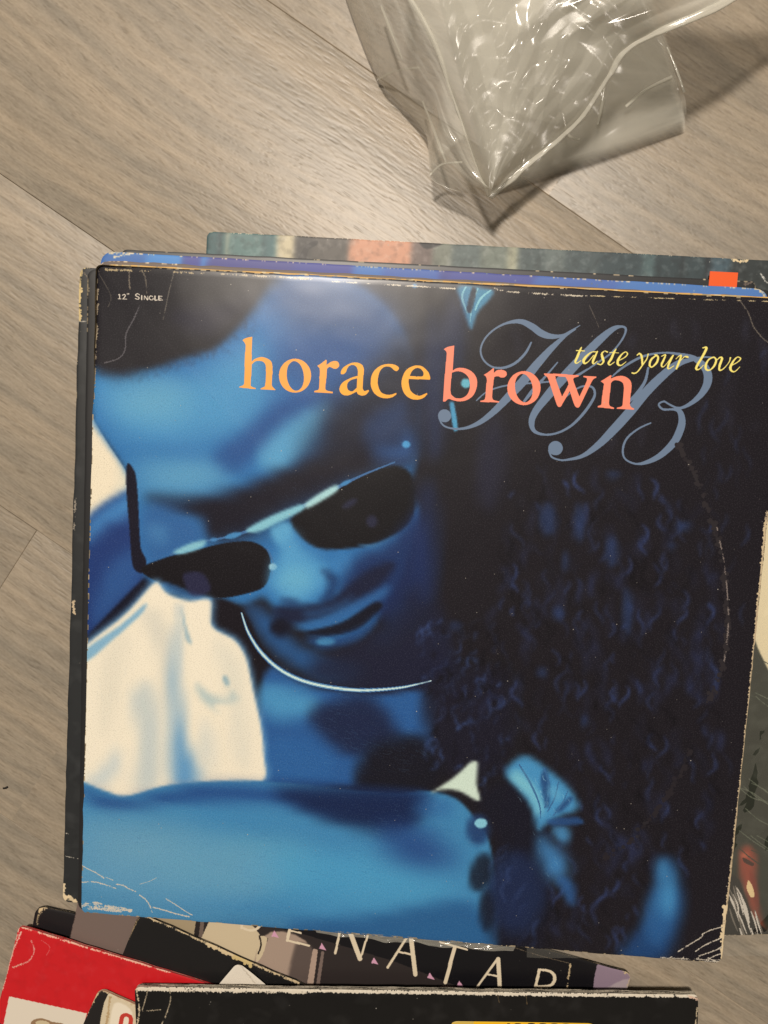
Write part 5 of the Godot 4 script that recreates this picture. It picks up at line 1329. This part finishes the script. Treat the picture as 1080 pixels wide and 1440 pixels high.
func build_bag() -> void:
	var bag := thing("plastic_bag", "crumpled clear plastic bag lying on the floor behind the record stack", "plastic bag", Vector3.ZERO)
	var milky := film_mat(0.46, 0.16)
	var clear := film_mat(0.13, 0.12)
	var wad := film_mat(0.13, 0.2)
	var ridge := [Vector3(0.0366, 0.024, -0.1214), Vector3(0.0289, 0.031, -0.1367), Vector3(0.0216, 0.038, -0.1538), Vector3(0.0159, 0.044, -0.1658), Vector3(0.0107, 0.05, -0.1774), Vector3(0.0039, 0.054, -0.1891), Vector3(-0.0075, 0.056, -0.2093), Vector3(-0.0076, 0.05, -0.246)]
	var brim := [Vector3(0.0369, 0.024, -0.1214), Vector3(0.051, 0.025, -0.1334), Vector3(0.0662, 0.026, -0.1452), Vector3(0.0784, 0.032, -0.1551), Vector3(0.0891, 0.042, -0.1688), Vector3(0.098, 0.05, -0.1791), Vector3(0.1346, 0.06, -0.191), Vector3(0.1867, 0.05, -0.2224)]
	part("front_flap", film(ridge, brim, 190, 0.014, 0.018, 40.0, 3), milky, bag)
	part("front_flap_lining", film(ridge, brim, 130, 0.004, 0.014, 36.0, 9, 0.006), clear, bag)
	part("rolled_hem", hem(brim, 0.0010, 4), film_mat(0.45, 0.15), bag)
	part("side_crease", hem(ridge, 0.0006, 6), film_mat(0.4, 0.15), bag)
	var foot := [Vector3(0.0367, 0.023, -0.1214), Vector3(0.0253, 0.019, -0.1252), Vector3(0.0158, 0.018, -0.1285), Vector3(0.0079, 0.018, -0.1331), Vector3(0.0069, 0.016, -0.1424), Vector3(0.0048, 0.01, -0.1586), Vector3(-0.0087, 0.005, -0.1749), Vector3(-0.0194, 0.003, -0.1875), Vector3(-0.0342, 0.003, -0.2235), Vector3(-0.0413, 0.003, -0.2512), Vector3(-0.0374, 0.003, -0.2783)]
	part("side_panel", film(foot, ridge, 150, 0.006, 0.030, 40.0, 14), film_mat(0.34, 0.12), bag)
	# sharp creases that catch the lamp
	for line: Array in [[Vector3(0.0037, 0.0125, -0.1725), Vector3(0.01, 0.0175, -0.1545), Vector3(0.0153, 0.02, -0.1398)], [Vector3(-0.017, 0.012, -0.2189), Vector3(-0.0119, 0.016, -0.2042), Vector3(-0.0062, 0.02, -0.189)], [Vector3(-0.0193, 0.004, -0.1871), Vector3(-0.0099, 0.013, -0.1869), Vector3(0.0022, 0.024, -0.1832)], [Vector3(0.0075, 0.019, -0.1341), Vector3(0.0135, 0.021, -0.1385), Vector3(0.0232, 0.024, -0.1383)], [Vector3(0.1237, 0.016, -0.1939), Vector3(0.1281, 0.016, -0.1842), Vector3(0.1326, 0.016, -0.1723)], [Vector3(0.104, 0.017, -0.1658), Vector3(0.114, 0.018, -0.1735), Vector3(0.1262, 0.017, -0.1794)], [Vector3(0.0732, 0.018, -0.1626), Vector3(0.0762, 0.018, -0.1524), Vector3(0.0815, 0.018, -0.1502)], [Vector3(0.0927, 0.02, -0.1748), Vector3(0.0918, 0.019, -0.1652), Vector3(0.0901, 0.018, -0.1572)]]:
		part("crease", hem(line, 0.00035, 12), film_mat(0.5, 0.1), bag)
	# folded layers of the bag's lower half, one on another
	for k in 6:
		var y := 0.0012 + k * 0.0021
		var a := [Vector3(0.0208, 0, -0.1639), Vector3(0.0395, 0, -0.1295), Vector3(0.0395, 0, -0.1292)]
		var near: Array = [a[1] + Vector3(k * 0.0004, y, -k * 0.0008), Vector3(0.0653, 0, -0.1367) + Vector3(0, y, -k * 0.0006), Vector3(0.0981, 0, -0.1468) + Vector3(0, y, -k * 0.0005), Vector3(0.1385, 0, -0.1595) + Vector3(-k * 0.0007, y, -k * 0.0006)]
		var far: Array = [Vector3(0.0059, 0, -0.2483) + Vector3(0, y, 0), Vector3(0.0491, 0, -0.2675) + Vector3(0, y * 1.2, 0), Vector3(0.0958, 0, -0.256) + Vector3(0, y * 1.3, 0), Vector3(0.1257, 0, -0.2031) + Vector3(0, y, k * 0.001)]
		part("folded_layer", film(far, near, 90, 0.002 if k == 5 else 0.0005, 0.0015 + (0.009 if k == 5 else 0.0), 50.0, 20 + k), wad if k < 5 else clear, bag)
